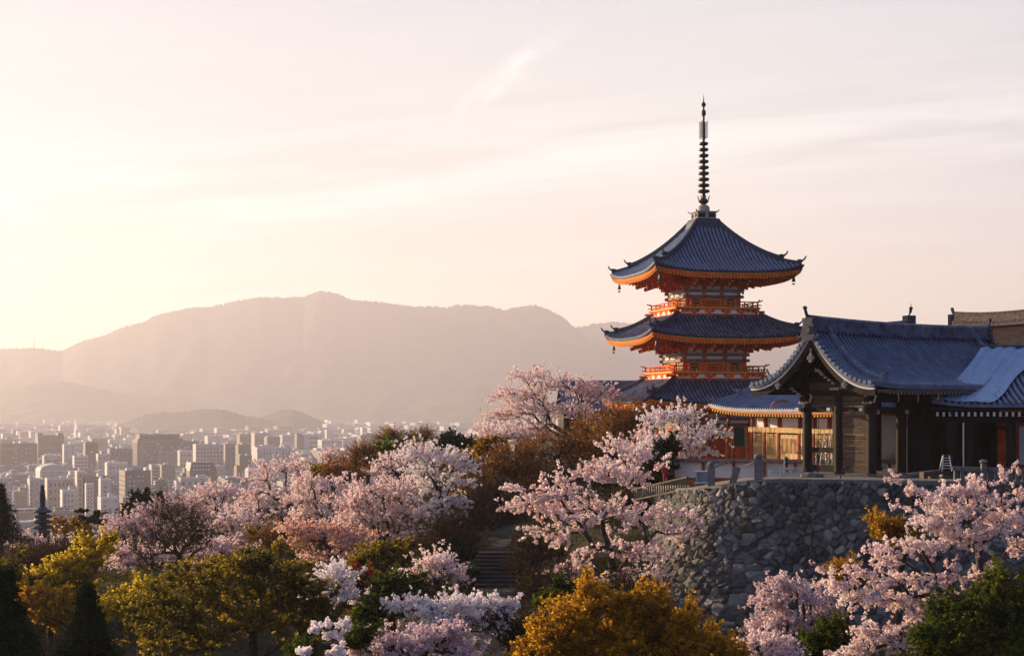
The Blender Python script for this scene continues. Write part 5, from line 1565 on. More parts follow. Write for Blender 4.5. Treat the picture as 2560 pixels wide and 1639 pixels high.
def sag(a, b, s, n=12): return [a.lerp(b, i/n) + Vector((0, 0, -s*4*(i/n)*(1-i/n))) for i in range(n+1)]
mb = MB(); mb.path(sag(posts[0], posts[1], .28), .018, 5); tag(mb.build('rope', M['rope']), 'slack thin rope strung between the two granite posts', 'rope')
e = P(2381, 1168, 74.2)
mb = MB(); mb.path(sag(posts[1]+Vector((.1,0,-.3)), e, .42, 24), .016, 5); tag(mb.build('rope', M['rope']), 'long slack rope running from the corner post past the gate to the right fence', 'rope')
q0 = posts[0] + Vector((.1, 0, -.05)); q1 = P(1838, 1150, 88)
mb = MB(); mb.tube(q0, q1, .035, n=6); tag(mb.build('handrail', M['iron']), 'slanting dark handrail rising behind the squat granite post', 'handrail')

# grey cabinet and brown bin
p = P(1757, 1212, 82); p.z = CZ-4.5
r = empty('utility_cabinet', p, R(-8), 'grey steel cabinet with a recessed front behind the kerb', 'cabinet')
mb = MB(); mb.box(-.36, .36, -.3, .3, .0, .42); mb.box(-.36, -.29, -.3, .3, .42, 1.0); mb.box(.29, .36, -.3, .3, .42, 1.0); mb.box(-.29, .29, -.05, .3, .42, 1.0); mb.box(-.4, .4, -.34, .34, 1.0, 1.06); mb.build('casing', M['steel'], r)
mb = MB(); mb.box(-.42, .38, -.9, -.45, .46, .50); mb.build('tray', M['alu'], r)
p = P(1730, 1214, 81.5); p.z = CZ-4.5
r = empty('brown_bin', p, R(-8), 'rust brown bin next to the grey cabinet', 'bin')
mb = MB(); mb.box(-.15, .15, -.15, .15, 0, .48); mb.box(-.17, .17, -.17, .17, .48, .53); mb.build('casing', mat('rust_brown_panel', (.30,.12,.035), .7, .2), r)

def baluster_fence(name, pts, hh, sp, label, m, rail=.12, bw=.1, post_every=None):
    """fence along 3D points: bottom kerb, balusters, top rail"""
    r = empty(name, pts[0], 0, label, 'fence')
    pts = [Vector(p) for p in pts]
    mbr, mbb = MB(), MB()
    for a, b in zip(pts[:-1], pts[1:]):
        mbr.beam(a+Vector((0,0,hh)), b+Vector((0,0,hh)), rail*1.4, rail)
        mbb.beam(a+Vector((0,0,.06)), b+Vector((0,0,.06)), rail*1.6, rail)
        n = max(1, int((b-a).length/sp))
        for i in range(n):
            c = a.lerp(b, (i+.5)/n)
            u = MB(); u.beam(c+Vector((0,0,.12)), c+Vector((0,0,hh-.05)), bw, bw); u.build('baluster', m, r, pts[0])
    mbr.build('top_rail', m, r, pts[0]); mbb.build('kerb', m, r, pts[0])
    return r
greyw = mat('weathered_grey_timber', (.10,.09,.082), .85, .4, 3.0, .2, stretch=(1,1,.3))
fl = [P(1585, 1252, 88), P(1719, 1224, 81.5)]
baluster_fence('timber_fence', fl, .66, .30, 'weathered timber balustrade climbing to the kerb left of the grey cabinet', greyw, .085, .075)
fr_ = [P(2381, 1213, 74.2), P(2640, 1222, 73.2)]
rf = baluster_fence('stone_fence', fr_, .80, .30, 'grey granite balustrade on the wall top behind the right cherry tree', M['fencestone'], .2, .17)
p = P(2459, 1216, 73.6); mb = MB(); w2 = .23
mb.box(p.x-w2/2, p.x+w2/2, p.y-w2/2, p.y+w2/2, p.z, p.z+1.08); mb.lathe([(.1,1.08),(.2,1.12),(.2,1.2),(.1,1.26),(.02,1.27)], p, 10); mb.build('capped_post', M['fencestone'], rf, rf.location)
fs = [P(1922, 1192, 82), P(2004, 1190, 81)]
sf = baluster_fence('low_fence', fs, .42, .2, 'low pale grey fence between the corner post and the gate column', mat('pale_grey_paint', (.36,.38,.42), .6, .15), .07, .07)
mb = MB(); a, b = fs[0]+Vector((0,0,.22)), fs[1]+Vector((0,0,.22)); mb.beam(a, b, .04, .05); mb.build('middle_rail', M['steel'], sf, sf.location)

def giboshi(px, py, Y, lab, hh=.9):
    p = P(px, py, Y)
    r = empty('bridge_post', p, 0, lab, 'post', 'bronze capped posts by the gate')
    mb = MB(); mb.tube((0,0,0), (0,0,hh*.6), .1, n=10); mb.build('shaft', M['redpost'], r)
    mb = MB(); mb.lathe([(.12,hh*.55),(.13,hh*.7),(.10,hh*.74),(.09,hh*.8),(.13,hh*.88),(.12,hh*.96),(.05,hh*1.04),(.01,hh*1.1)], n=12); mb.build('cap', M['bronze'], r)
giboshi(1965, 1186, 84, 'bronze capped post in front of the low grey fence')
giboshi(2044, 1182, 88, 'bronze capped post left of the stepladder inside the gate', 1.0)
giboshi(2084, 1184, 88, 'bronze capped post right of the stepladder inside the gate', .9)
giboshi(2219, 1176, 96, 'bronze capped post against the plaster hall seen through the gate', 1.5)

def stepladder(p, rot, hh, lab):
    r = empty('stepladder', p, rot, lab, 'ladder')
    mb = MB()
    for sg in (-1, 1): mb.beam((sg*.24, -.35, 0), (sg*.14, 0, hh), .05, .03)
    for i in range(1, 6): z = hh*i/6; w2 = .28-.12*i/6; mb.box(-w2, w2, -.35+.35*i/6-.04, -.35+.35*i/6+.04, z-.015, z+.015)
    mb.build('front_frame', M['alu'], r)
    mb = MB()
    for sg in (-1, 1): mb.beam((sg*.30, .4, 0), (sg*.16, .03, hh), .045, .03)
    mb.box(-.27, .27, .25, .28, hh*.35, hh*.38); mb.build('rear_frame', M['alu'], r)
    mb = MB(); mb.box(-.18, .18, -.06, .08, hh, hh+.04); mb.build('top_step', M['bronze'], r)
q = P(2068, 1178, 89); stepladder(q, R(20), 2.1, 'tall aluminium stepladder seen through the open gate bay')
q = P(2366, 1176, 80); stepladder(q, R(-10), .78, 'short aluminium stepladder in the dark corner by the wooden steps')

q = P(2345, 1200, 77.5)
r = empty('wooden_steps', q, R(10), 'two brown timber steps at the foot of the dark corner', 'steps')
mb = MB(); mb.box(-.5, .75, -.2, .2, 0, .2); mb.build('lower_step', M['plank'], r)
mb = MB(); mb.box(-.65, .75, .2, .7, 0, .42); mb.build('upper_step', M['plank'], r)
q = P(2030, 1190, 79)
mb = MB(); mb.lathe([(.01,.26),(.3,.23),(.5,.12),(.55,0),(.5,-.1)][::-1], (0,0,0), 9); o = mb.build('kerb_boulder', M['fencestone'], smooth=False); o.location = q; o.scale = (1.1,.7,.8)
tag(o, 'low rounded boulder at the foot of the left gate column', 'boulder')
q0 = P(2101, 1198, 77)
mb = MB(); mb.path([q0, q0+Vector((.0,0,.28)), q0+Vector((.08,0,.45)), q0+Vector((.28,.05,.58)), q0+Vector((.52,.1,.62))], .035, 7); tag(mb.build('hose', M['iron']), 'dark curved hose sticking up before the plank wall', 'hose')
q = P(2112, 1150, 95)
q = P(2190, 1166, 92); r = empty('covered_heap', q, 0, 'small heap under a pale green sheet inside the gate', 'heap')
mb = MB(); mb.lathe([(.75,-.35),(.7,-.1),(.5,.12),(.25,.22),(.03,.26)], n=14); mb.build('sheet', mat('pale_green_sheet', (.32,.40,.38), .6, .2), r)
q = P(2258, 1160, 94); r = empty('stone_lantern', q, 0, 'small stone lantern seen through the second gate bay', 'lantern')
mb = MB(); mb.lathe([(.3,-.6),(.28,-.45),(.14,-.4),(.13,0),(.3,.05),(.3,.12)], n=10); mb.build('shaft', M['fencestone'], r)
mb = MB(); mb.box(-.18,.18,-.18,.18,.12,.42); mb.build('light_box', M['fencestone'], r)
mb = MB(); mb.lathe([(.45,.42),(.4,.5),(.15,.66),(.1,.7),(.12,.8),(.02,.9)], n=6); mb.build('cap', M['fencestone'], r)
q = P(2176, 1188, 86); r = empty('notice_post', q, R(20), 'small dark notice post inside the gate', 'post')
mb = MB(); mb.box(-.14,.14,-.05,.05,0,1.15); mb.build('shaft', M['greybeam'], r); mb = MB(); mb.box(-.05,.05,-.07,-.052,.65,.95); mb.build('plate', M['white'], r)

# person behind the fence
def person(px, py, Y, rot, lab, coat, hh=1.62):
    p = P(px, py, Y)
    r = empty('person', p, rot, lab, 'person')
    me = bpy.data.meshes.new('body'); bmv = []
    pts = {'pel':(0,0,.94,.135,.11),'wai':(0,.01,1.08,.125,.095),'che':(0,.02,1.30,.15,.11),'nec':(0,.01,1.46,.055,.055),'hea':(0,-.02,1.57,.085,.1),'top':(0,-.01,1.68,.075,.085),
           'shl':(.18,.01,1.40,.06,.06),'ell':(.25,.02,1.13,.045,.045),'wrl':(.22,-.12,.94,.034,.034),'hal':(.2,-.2,.90,.035,.02),
           'shr':(-.18,.01,1.40,.06,.06),'elr':(-.25,.02,1.13,.045,.045),'wrr':(-.18,-.18,1.02,.034,.034),'har':(-.14,-.24,1.06,.035,.02),
           'hil':(.09,0,.88,.09,.09),'knl':(.1,-.02,.48,.062,.062),'anl':(.1,.02,.08,.045,.045),'fol':(.11,-.12,.03,.04,.03),
           'hir':(-.09,0,.88,.09,.09),'knr':(-.1,.02,.48,.062,.062),'anr':(-.1,.05,.08,.045,.045),'for':(-.11,-.09,.03,.04,.03)}
    ed = [('pel','wai'),('wai','che'),('che','nec'),('nec','hea'),('hea','top'),('che','shl'),('shl','ell'),('ell','wrl'),('wrl','hal'),('che','shr'),('shr','elr'),('elr','wrr'),('wrr','har'),('pel','hil'),('hil','knl'),('knl','anl'),('anl','fol'),('pel','hir'),('hir','knr'),('knr','anr'),('anr','for')]
    ks = list(pts)
    me.from_pydata([pts[k][:3] for k in ks], [(ks.index(a), ks.index(b)) for a, b in ed], [])
    o = bpy.data.objects.new('body', me); C.objects.link(o); o.parent = r
    sk = o.modifiers.new('skin', 'SKIN'); sk.use_smooth_shade = True
    for i, k in enumerate(ks): me.skin_vertices[0].data[i].radius = pts[k][3:]
    me.skin_vertices[0].data[0].use_root = True
    o.modifiers.new('sub', 'SUBSURF').levels = 1
    o.modifiers['sub'].render_levels = 2
    me.materials.append(coat)
    mb = MB(); mb.lathe([(.06,1.50),(.10,1.55),(.105,1.64),(.08,1.71),(.02,1.735)], (0,.005,0), 12); mb.build('hair', M['woodblack'], r)
    mb = MB(); mb.lathe([(.03,1.48),(.07,1.52),(.082,1.58),(.075,1.65),(.03,1.69)], (0,-.045,0), 12); mb.tube((0,-.125,1.585),(0,-.14,1.57),.012,n=5); mb.build('face', mat('skin', (.48,.30,.22), .6, .05), r)
    mb = MB(); mb.lathe([(.20,.86),(.19,.95),(.165,1.08),(.19,1.25),(.185,1.36),(.09,1.45)], (0,.01,0), 14)
    j = mb.build('jacket', coat, r); j.scale = (1, .72, 1)
    r.scale = (hh/1.72,)*3
redc = mat('dark_red_coat', (.28,.03,.035), .8, .2)
person(1664, 1226, 89, R(30), 'person in a dark red jacket standing behind the timber balustrade', redc)

# ================================================================== vegetation
PINK = leaf_mat('cherry_petals', [(0, (.66,.38,.38)), (.2, (.84,.62,.61)), (.6, (.92,.78,.76)), (1, (.96,.89,.87))], .5)
PINKW = leaf_mat('white_cherry_petals', [(0, (.72,.56,.56)), (.25, (.90,.81,.81)), (1, (.96,.92,.92))], .45)
PINKR = leaf_mat('rosy_sunlit_cherry_petals', [(0, (.48,.19,.10)), (.25, (.74,.40,.31)), (.6, (.88,.64,.55)), (1, (.95,.80,.72))], .55)  # reddish petals with orange sunlight worked into their colour
MAUVE = leaf_mat('mauve_cherry_petals', [(0, (.42,.20,.17)), (.25, (.72,.52,.54)), (.7, (.85,.72,.74)), (1, (.93,.84,.85))], .45)
BUD = leaf_mat('rust_buds', [(0, (.10,.045,.017)), (.5, (.27,.11,.03)), (.85, (.46,.21,.045)), (1, (.56,.34,.07))], .55)
BUDD = leaf_mat('dark_brown_buds', [(0, (.035,.022,.014)), (.6, (.075,.042,.02)), (1, (.15,.08,.03))], .4)
OLIVE = leaf_mat('olive_spring_leaves', [(0, (.04,.045,.010)), (.4, (.19,.15,.022)), (.75, (.46,.32,.036)), (1, (.70,.46,.048))], .68)
YELL = leaf_mat('yellow_green_leaves', [(0, (.18,.15,.015)), (.35, (.48,.36,.024)), (.75, (.76,.56,.04)), (1, (.86,.62,.06))], .66)
GOLDL = leaf_mat('amber_maple_leaves', [(0, (.20,.11,.014)), (.35, (.48,.26,.024)), (.75, (.78,.44,.04)), (1, (.88,.58,.055))], .66)
GREEN = leaf_mat('fresh_green_leaves', [(0, (.02,.035,.008)), (.5, (.085,.11,.018)), (.85, (.22,.21,.025)), (1, (.42,.34,.035))], .55)
BRIGHT = leaf_mat('bright_green_leaves', [(0, (.08,.12,.012)), (.6, (.19,.26,.02)), (1, (.32,.36,.04))], .6)
DARKG = leaf_mat('dark_evergreen_leaves', [(0, (.010,.017,.008)), (.6, (.025,.038,.014)), (1, (.055,.065,.02))], .2)
REDL = leaf_mat('red_spring_leaves', [(0, (.16,.035,.012)), (.5, (.36,.08,.02)), (1, (.52,.16,.04))], .55)

def frusta(p, q, r0, r1, n):
    """tapered tubes for many segments at once"""
    d = q - p
    L = np.linalg.norm(d, axis=1, keepdims=True) + 1e-9
    d = d/L
    ref = np.where(np.abs(d[:, 2:3]) < .9, np.array([[0,0,1.]]), np.array([[1.,0,0]]))
    a = np.cross(d, ref); a /= np.linalg.norm(a, axis=1, keepdims=True) + 1e-9
    b = np.cross(d, a)
    t = 2*np.pi*np.arange(n)/n
    ring = a[:, None]*np.cos(t)[None, :, None] + b[:, None]*np.sin(t)[None, :, None]
    v0 = p[:, None] + ring*r0[:, None, None]; v1 = q[:, None] + ring*r1[:, None, None]
    v = np.concatenate([v0, v1], 1).reshape(-1, 3)
    m = len(p)
    base = (np.arange(m)*2*n)[:, None]
    i = np.arange(n)[None]; j = (i+1) % n
    f = np.stack([base+i, base+j, base+n+j, base+n+i], -1).reshape(-1, 4)
    return v, f

def quads(c, s, rg, aspect=1.0, up=0.0):
    """leaf faces of half size s centred on c, turned at random (up>0: lying flatter)"""
    n = len(c)
    nn = rg.normal(size=(n, 3)); nn[:, 2] += up*np.sign(nn[:, 2]); nn /= np.linalg.norm(nn, axis=1, keepdims=True)
    a = rg.normal(size=(n, 3)); a -= (a*nn).sum(1, keepdims=True)*nn; a /= np.linalg.norm(a, axis=1, keepdims=True)
    b = np.cross(nn, a)*aspect
    s = s[:, None]
    k = rg.uniform(.55, 1.0, (n, 1))
    v = np.stack([c-a*s, c-b*s*k, c+a*s, c+b*s], 1).reshape(-1, 3)
    return v, np.arange(4*n).reshape(n, 4)

def lowfreq(p, seed):
    r = np.random.default_rng(seed); z = np.zeros(len(p))
    for _ in range(5):
        k = r.normal(0, 1.5, 3); z += np.sin(p@k + r.uniform(0, 6.3))
    return z/5

def grow(base, att, fork, rg, bf=.35, maxseg=1.1):
    """joins the crown points into a branching skeleton, shortest way with a pull to the trunk"""
    n = len(att)
    cap = n*4 + 40
    pos = np.zeros((cap, 3)); par = np.full(cap, -1); pl = np.zeros(cap); leaf = np.zeros(cap, bool)
    k = 0
    nt = 6
    for i in range(nt):
        t = i/(nt-1)
        p = base*(1-t) + fork*t + (rg.normal(0, .05, 3)*np.array([1,1,0])*np.linalg.norm(fork-base)*.6 if 0 < i < nt-1 else 0)
        pos[k] = p; par[k] = k-1; pl[k] = 0 if i == 0 else pl[k-1]+np.linalg.norm(p-pos[k-1]); k += 1
    lo = nt-3
    D = np.linalg.norm(att[:, None]-pos[None, lo:k], axis=2) + bf*pl[None, lo:k]
    best = D.argmin(1)+lo; cost = D.min(1)
    done = np.zeros(n, bool)
    for _ in range(n):
        i = np.where(done, 1e9, cost).argmin()
        p0 = pos[best[i]]; q = att[i]
        d = np.linalg.norm(q-p0)
        m = max(1, int(np.ceil(d/maxseg)))
        last = best[i]
        for j in range(1, m+1):
            if k >= cap-1: break
            t = j/m
            p = p0*(1-t)+q*t
            if j < m: p = p + rg.normal(0, .07, 3)*d/m + np.array([0,0,-.08*d*t*(1-t)])
            pos[k] = p; par[k] = last; pl[k] = pl[last]+np.linalg.norm(p-pos[last]); leaf[k] = (j == m)
            nd = np.linalg.norm(att-p, axis=1) + bf*pl[k]
            u = nd < cost; cost[u] = nd[u]; best[u] = k
            last = k; k += 1
        done[i] = True
    return pos[:k], par[:k], leaf[:k]

def build_tree(name, label, cat, group, base, att, fork, seed, leafm, barkm=None, r_trunk=.18, twigs=3, tw_len=.5, per_twig=4, q_per=5, crad=.09, size=.05, bf=.35, aspect=1.0, up=0.0, rmin=.012, tw_up=.25, sizevar=.6, tintbias=0.0, droop=0.0, flat=1.0):
    rg = np.random.default_rng(seed)
    base = np.array(base, float); fork = np.array(fork, float)
    pos, par, leaf = grow(base, att, fork, rg, bf)
    n = len(pos)
    cnt = leaf.astype(float)
    for i in range(n-1, 0, -1): cnt[par[i]] += cnt[i]
    r = np.maximum(rmin, r_trunk*(cnt/max(1, cnt[0]))**.5)
    r[:3] *= np.array([1.35, 1.12, 1.0])
    e = np.arange(1, n)
    V, Fc = [], []
    nb = 0
    for sel, k in ((r[e] > .05, 6), (r[e] <= .05, 3)):
        ee = e[sel]
        if not len(ee): continue
        v, f = frusta(pos[par[ee]], pos[ee], np.minimum(r[par[ee]], r[ee]*1.35), r[ee], k)
        V.append(v); Fc.append(f+nb); nb += len(v)
    li = np.where(leaf)[0]
    cen = att.mean(0)
    ed = pos[li]-pos[par[li]]; ed /= np.linalg.norm(ed, axis=1, keepdims=True)+1e-9
    out = pos[li]-cen; out /= np.linalg.norm(out, axis=1, keepdims=True)+1e-9
    L = len(li)
    o = np.repeat(pos[li], twigs, 0)
    d = np.repeat(ed*.6+out*.35, twigs, 0) + rg.normal(0, .55, (L*twigs, 3))*np.array([1,1,flat]) + np.array([0, 0, tw_up])
    d /= np.linalg.norm(d, axis=1, keepdims=True)
    ln = tw_len*rg.uniform(.5, 1.3, (L*twigs, 1))
    tip = o + d*ln + np.array([0,0,-droop])*ln
    v, f = frusta(o, tip, np.full(len(o), rmin*.9), np.full(len(o), rmin*.45), 3)
    V.append(v); Fc.append(f+nb); nb += len(v)
    root = empty(name, base, 0, label, cat, group)
    array_mesh('trunk', np.concatenate(V)-base, np.concatenate(Fc), barkm or M['bark'], root)
    # crown
    t = rg.uniform(.1, 1.05, (len(o), per_twig, 1))
    c = (o[:, None] + (tip-o)[:, None]*t).reshape(-1, 3) + rg.normal(0, crad*.5, (len(o)*per_twig, 3))
    ct = .5 + .28*lowfreq(c*.8, seed) + rg.normal(0, .13, len(c)) + tintbias
    cq = np.repeat(c, q_per, 0); cq = cq + rg.normal(0, crad*.6, cq.shape)
    s = size*rg.uniform(1-sizevar, 1+sizevar, len(cq))
    v, f = quads(cq, s, rg, aspect, up)
    tint = np.clip(np.repeat(ct, q_per) + rg.normal(0, .10, len(cq)), 0, 1)
    array_mesh('crown', v-base, f, leafm, root, tint=tint)
    return root

def envelope(pads, Y, n, rg, shell=2.2, ysq=.9):
    """points spread through flat ellipsoid pads given in photo pixels: (cx, cy, rx, ry[, depth offset[, depth radius]])"""
    w = np.array([p[2]*p[3]*(1 if len(p) < 7 else p[6]) for p in pads], float); w = w**.85; w /= w.sum()
    k = rg.choice(len(pads), n, p=w)
    d = rg.normal(size=(n, 3)); d /= np.linalg.norm(d, axis=1, keepdims=True)
    d *= rg.uniform(0, 1, (n, 1))**(1/shell)
    out = np.zeros((n, 3))
    for i in range(n):
        p = pads[k[i]]
        dy = p[4] if len(p) > 4 and p[4] is not None else 0.0
        rY = p[5] if len(p) > 5 and p[5] is not None else max(.6, p[2]*Y/F*ysq)
        yy = Y + dy
        out[i] = ((p[0]-CX)*yy/F + d[i,0]*p[2]*yy/F, yy + d[i,1]*rY, CZ + (HY-p[1])*yy/F + d[i,2]*p[3]*yy/F)
    return out

_seed = [100]
def tree(name, label, cat, pads, Y, base_px, leafm, n=260, group=None, fork=None, baseY=None, ground=None, shell=2.2, ysq=.9, spike=0.0, **kw):
    _seed[0] += 1
    rg = np.random.default_rng(_seed[0])
    att = envelope(pads, Y, n, rg, shell, ysq)
    if spike:                                        # leading shoots that break the outline
        c0 = att.mean(0); s_ = rg.uniform(0, 1, n) < spike
        att[s_] = att[s_] + (att[s_]-c0)*rg.uniform(.04, .16, (s_.sum(), 1)) + np.array([0, 0, 1])*rg.uniform(0, .5, (s_.sum(), 1))
    by = baseY or Y
    bx = (base_px-CX)*by/F
    bz = (gz(bx, by) if ground is None else ground) - .15
    base = np.array([bx, by, bz])
    cen = att.mean(0)
    if fork is None:
        fk = base + (cen-base)*np.array([.45, .45, 0]) + np.array([0, 0, max(.6, min((att[:,2].min()-bz)*.9+.3, (cen[2]-bz)*.62))])
    else:
        fk = np.array(P(fork[0], fork[1], Y + (fork[2] if len(fork) > 2 else 0)))
    return build_tree(name, label, cat, group, base, att, fk, _seed[0], leafm, **kw)

CH = dict(twigs=2, tw_len=1.0, per_twig=7, q_per=8, crad=.06, size=.044, r_trunk=.2, flat=.5, tw_up=.14)
def cherry(label, pads, Y, bp, n=300, m=None, **kw):
    k = dict(CH); k.update(kw)
    n = int(n*.56); pads = [(p[0], p[1], p[2], p[3]*.72)+tuple(p[4:]) for p in pads]; k['crad'] = min(k['crad'], .065 if Y > 65 else .05); k['tw_len'] = max(k['tw_len'], .42*(Y/55)**.5*1.45) if n > 60 and Y != 54 else k['tw_len']
    sc = k.pop('sc', None)
    if sc: 
        for a in ('tw_len', 'crad', 'size'): k[a] = k[a]*sc
    return tree('cherry_tree', label, 'cherry tree', pads, Y, bp, m or PINK, n, **k)

# ---- the cherries by the pagoda and in the middle
cherry('large pink cherry with spreading layered boughs growing at the left foot of the stone wall',
       [(1610,1150,62,24,1),(1545,1120,40,16,1.5),(1500,1195,105,30,0),(1400,1235,80,28,-1),(1320,1262,48,22,-1.5),(1300,1225,30,14,-1),(1480,1285,130,40,0),(1610,1290,80,32,1),(1575,1205,60,22,1),(1680,1325,48,26,.6),(1400,1330,75,24,-1),(1550,1370,110,30,0),(1640,1385,40,22,.5),(1450,1420,70,16,-1.2),(1540,1435,80,14,0),(1640,1420,22,12,0),(1720,1300,16,20,.6)],
       77, 1532, 430, fork=(1528,1400), r_trunk=.24, size=.044, twigs=3, tw_len=.85, per_twig=7, q_per=8, tw_up=.05, ground=CZ-9.0)
cherry('white pink cherry standing before the lowest storey of the pagoda', [(1700,1045,62,28),(1650,1060,36,22),(1740,1085,66,30),(1690,1110,85,30),(1790,1085,16,16),(1735,1130,60,22),(1640,1115,36,26),(1690,1142,70,20)], 103, 1712, 330, fork=(1712,1140), ground=CZ-4.9, m=PINKW, ysq=.6)
cherry('broad pink cherry on the hilltop left of the pagoda roofs', [(1400,965,100,26),(1300,990,76,24),(1330,945,60,14),(1480,985,52,34),(1360,1025,120,28),(1260,1040,55,24),(1470,1045,50,26),(1230,1070,36,22),(1330,1070,70,24)], 126, 1420, 800, fork=(1425,1085), r_trunk=.26)
cherry('pink cherry low on the left flank of the hilltop tree', [(1260,1085,60,26),(1210,1105,40,20),(1310,1095,40,20)], 122, 1270, 170)
cherry('small pink cherry poking out between brown bushes below the long hall', [(1580,1130,40,36),(1610,1105,24,22),(1560,1165,30,22)], 106, 1585, 110)
cherry('slim pale cherry with a bare dark trunk right of the orange blossom', [(1110,1150,54,18),(1060,1178,52,20),(1150,1172,34,14),(1085,1215,44,22),(1125,1250,38,20),(1040,1140,36,16),(1060,1260,34,22),(1140,1205,30,16),(1105,1300,26,20)], 98, 1104, 330, fork=(1098,1330), m=PINKW)
cherry('pink cherry on the slope under the dark evergreen bush', [(1010,1160,56,24),(960,1180,40,22),(1060,1130,30,20)], 112, 1010, 200)
cherry('wide peach pink cherry in the middle of the hillside', [(960,1240,90,28),(890,1255,60,26),(1010,1225,56,24),(940,1290,100,30),(1020,1290,50,26),(880,1310,50,26),(985,1335,60,22)], 101, 975, 480, m=PINK)
cherry('pale cherry left of the peach pink one', [(800,1215,56,22),(770,1250,50,24),(845,1235,50,24),(820,1275,64,26),(770,1290,40,20)], 107, 815, 330, m=PINK)
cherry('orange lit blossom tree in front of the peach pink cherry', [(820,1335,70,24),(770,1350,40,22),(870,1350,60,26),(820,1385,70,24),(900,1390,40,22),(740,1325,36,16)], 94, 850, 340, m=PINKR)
cherry('violet pink cherry with a forked dark trunk on the left ridge', [(720,1172,78,20),(655,1200,44,20),(780,1185,44,18),(735,1225,70,24),(650,1240,52,22),(700,1275,80,24),(620,1270,44,22),(770,1250,36,24),(680,1310,66,20)], 116, 722, 450, fork=(722,1240), r_trunk=.24)
cherry('slender cherry spire at the top of the left ridge', [(832,1152,26,22),(822,1140,10,12),(850,1165,24,12),(805,1172,24,14)], 126, 832, 110)
cherry('cherry crown on the ridge just right of the violet tree', [(880,1165,36,14),(912,1178,30,14)], 122, 890, 80)
cherry('pink cherry below the white framed flats', [(540,1235,44,20),(490,1250,40,18),(585,1240,36,18),(560,1270,56,20),(510,1285,44,20)], 122, 545, 260)
cherry('rosy cherry left of the violet tree', [(600,1300,52,24),(560,1320,44,22),(640,1325,40,22),(590,1350,50,20)], 110, 600, 240, m=PINK)
cherry('dusty pink cherry behind the bare dark branches', [(440,1265,60,26),(390,1285,50,26),(480,1290,46,26),(430,1325,76,28),(370,1335,44,24)], 118, 432, 320, m=MAUVE)
cherry('pale cherry at the left end of the dusty pink one', [(320,1310,48,24),(290,1330,34,22),(350,1345,46,22),(320,1365,40,18)], 116, 322, 200, m=MAUVE)
cherry('blossom behind the yellow bush and bare branches', [(400,1390,70,24),(470,1395,56,24),(350,1410,50,22),(430,1430,66,22),(310,1400,40,22)], 100, 410, 330, m=PINK)
cherry('blossom mass under the bare tree right of its trunk', [(540,1380,60,26),(600,1395,44,22),(520,1420,54,24),(580,1430,40,22)], 97, 545, 280, m=MAUVE)
cherry('small pink cherry under the stone pagoda', [(70,1352,40,14),(45,1345,30,14),(120,1360,36,12),(160,1352,26,12)], 122, 92, 130)
cherry('bluish white cherry half hidden behind the olive tree', [(840,1450,36,26),(815,1475,40,24),(860,1490,24,20)], 76, 838, 150, m=PINKW)
cherry('little pink cherry beside the dark stairway', [(1090,1415,40,18),(1070,1440,44,14),(1115,1435,34,20),(1030,1450,30,10)], 80, 1092, 170, m=PINK)
cherry('white cherry with flat boughs reaching over the path', [(1035,1510,40,12),(1090,1525,70,16),(1170,1515,44,14),(1150,1540,80,16),(1240,1518,40,12),(1265,1508,24,6),(1200,1555,60,14),(1110,1560,60,16),(1010,1515,26,10),(1080,1585,70,14),(1190,1580,40,12)], 60, 1128, 480, fork=(1125,1595), m=PINKW, size=.035, crad=.085, tw_len=.42, ysq=.8)
cherry('pinkish bush cherry along the bottom edge below the white one', [(950,1612,60,22),(1050,1610,50,24),(1120,1590,24,30),(900,1632,30,14),(1000,1635,70,16),(1130,1630,36,18)], 52, 1020, 330, size=.035, crad=.075, tw_len=.36, m=MAUVE)
cherry('thin white blossom sprigs over the dark undergrowth', [(800,1570,30,6),(855,1563,12,8),(830,1592,16,8),(770,1627,26,9),(845,1628,30,12)], 47, 820, 46, size=.042, crad=.07, tw_len=.25, twigs=2, m=PINKW, rmin=.008, ysq=.5, r_trunk=.05)
cherry('big pink cherry reaching in from the right before the stone wall',
       [(2255,1208,20,8,0,.5),(2300,1235,30,14,0,.6),(2230,1265,10,24,0,.5),(2268,1285,26,10,0,.6),(2400,1235,66,22,0),(2340,1262,40,20,0),(2470,1262,56,22,.5),(2535,1245,34,20,.5),(2500,1200,8,22,.5,.3),(2440,1215,8,16,.3,.3),(2548,1195,8,20,.6,.3),(2400,1290,90,26,0),(2330,1310,56,20,0),(2500,1310,80,30,.6),(2420,1345,100,26,0),(2540,1370,50,30,.6),(2310,1370,56,18,-.3),(2210,1375,30,18,-.4),(2250,1400,50,18,-.4),(2180,1430,60,16,-.6),(2060,1428,44,10,-.8),(2110,1455,60,16,-.7),(2240,1450,80,22,-.5),(2340,1430,70,24,-.3),(2150,1490,60,16,-.7),(2250,1500,70,20,-.5),(2350,1490,60,20,-.3),(2440,1440,60,22,0),(2300,1545,40,20,-.6),(2190,1570,66,22,-.8),(2240,1600,60,20,-.8),(2160,1615,40,22,-.8),(2120,1640,50,18,-.8)],
       54, 2470, 640, fork=(2420,1500), r_trunk=.2, size=.031, crad=.055, tw_len=.5, twigs=3, per_twig=6, q_per=10, tw_up=.0, ysq=.75, ground=CZ-11.2)
cherry('mauve blossom tree behind the left end of the right cherry', [(1965,1475,50,22),(1930,1505,40,20),(2020,1500,50,26),(1960,1550,60,26),(2040,1550,50,24),(1920,1580,44,22),(2000,1595,60,22),(2070,1530,30,20)], 62, 1995, 420, m=MAUVE, size=.035, crad=.08, tw_len=.42)
cherry('rosy blossom bush at the bottom edge left of the mauve tree', [(1910,1610,36,20),(1880,1632,36,16),(1945,1628,30,16)], 52, 1910, 130, size=.035, crad=.075, tw_len=.34, m=PINK)

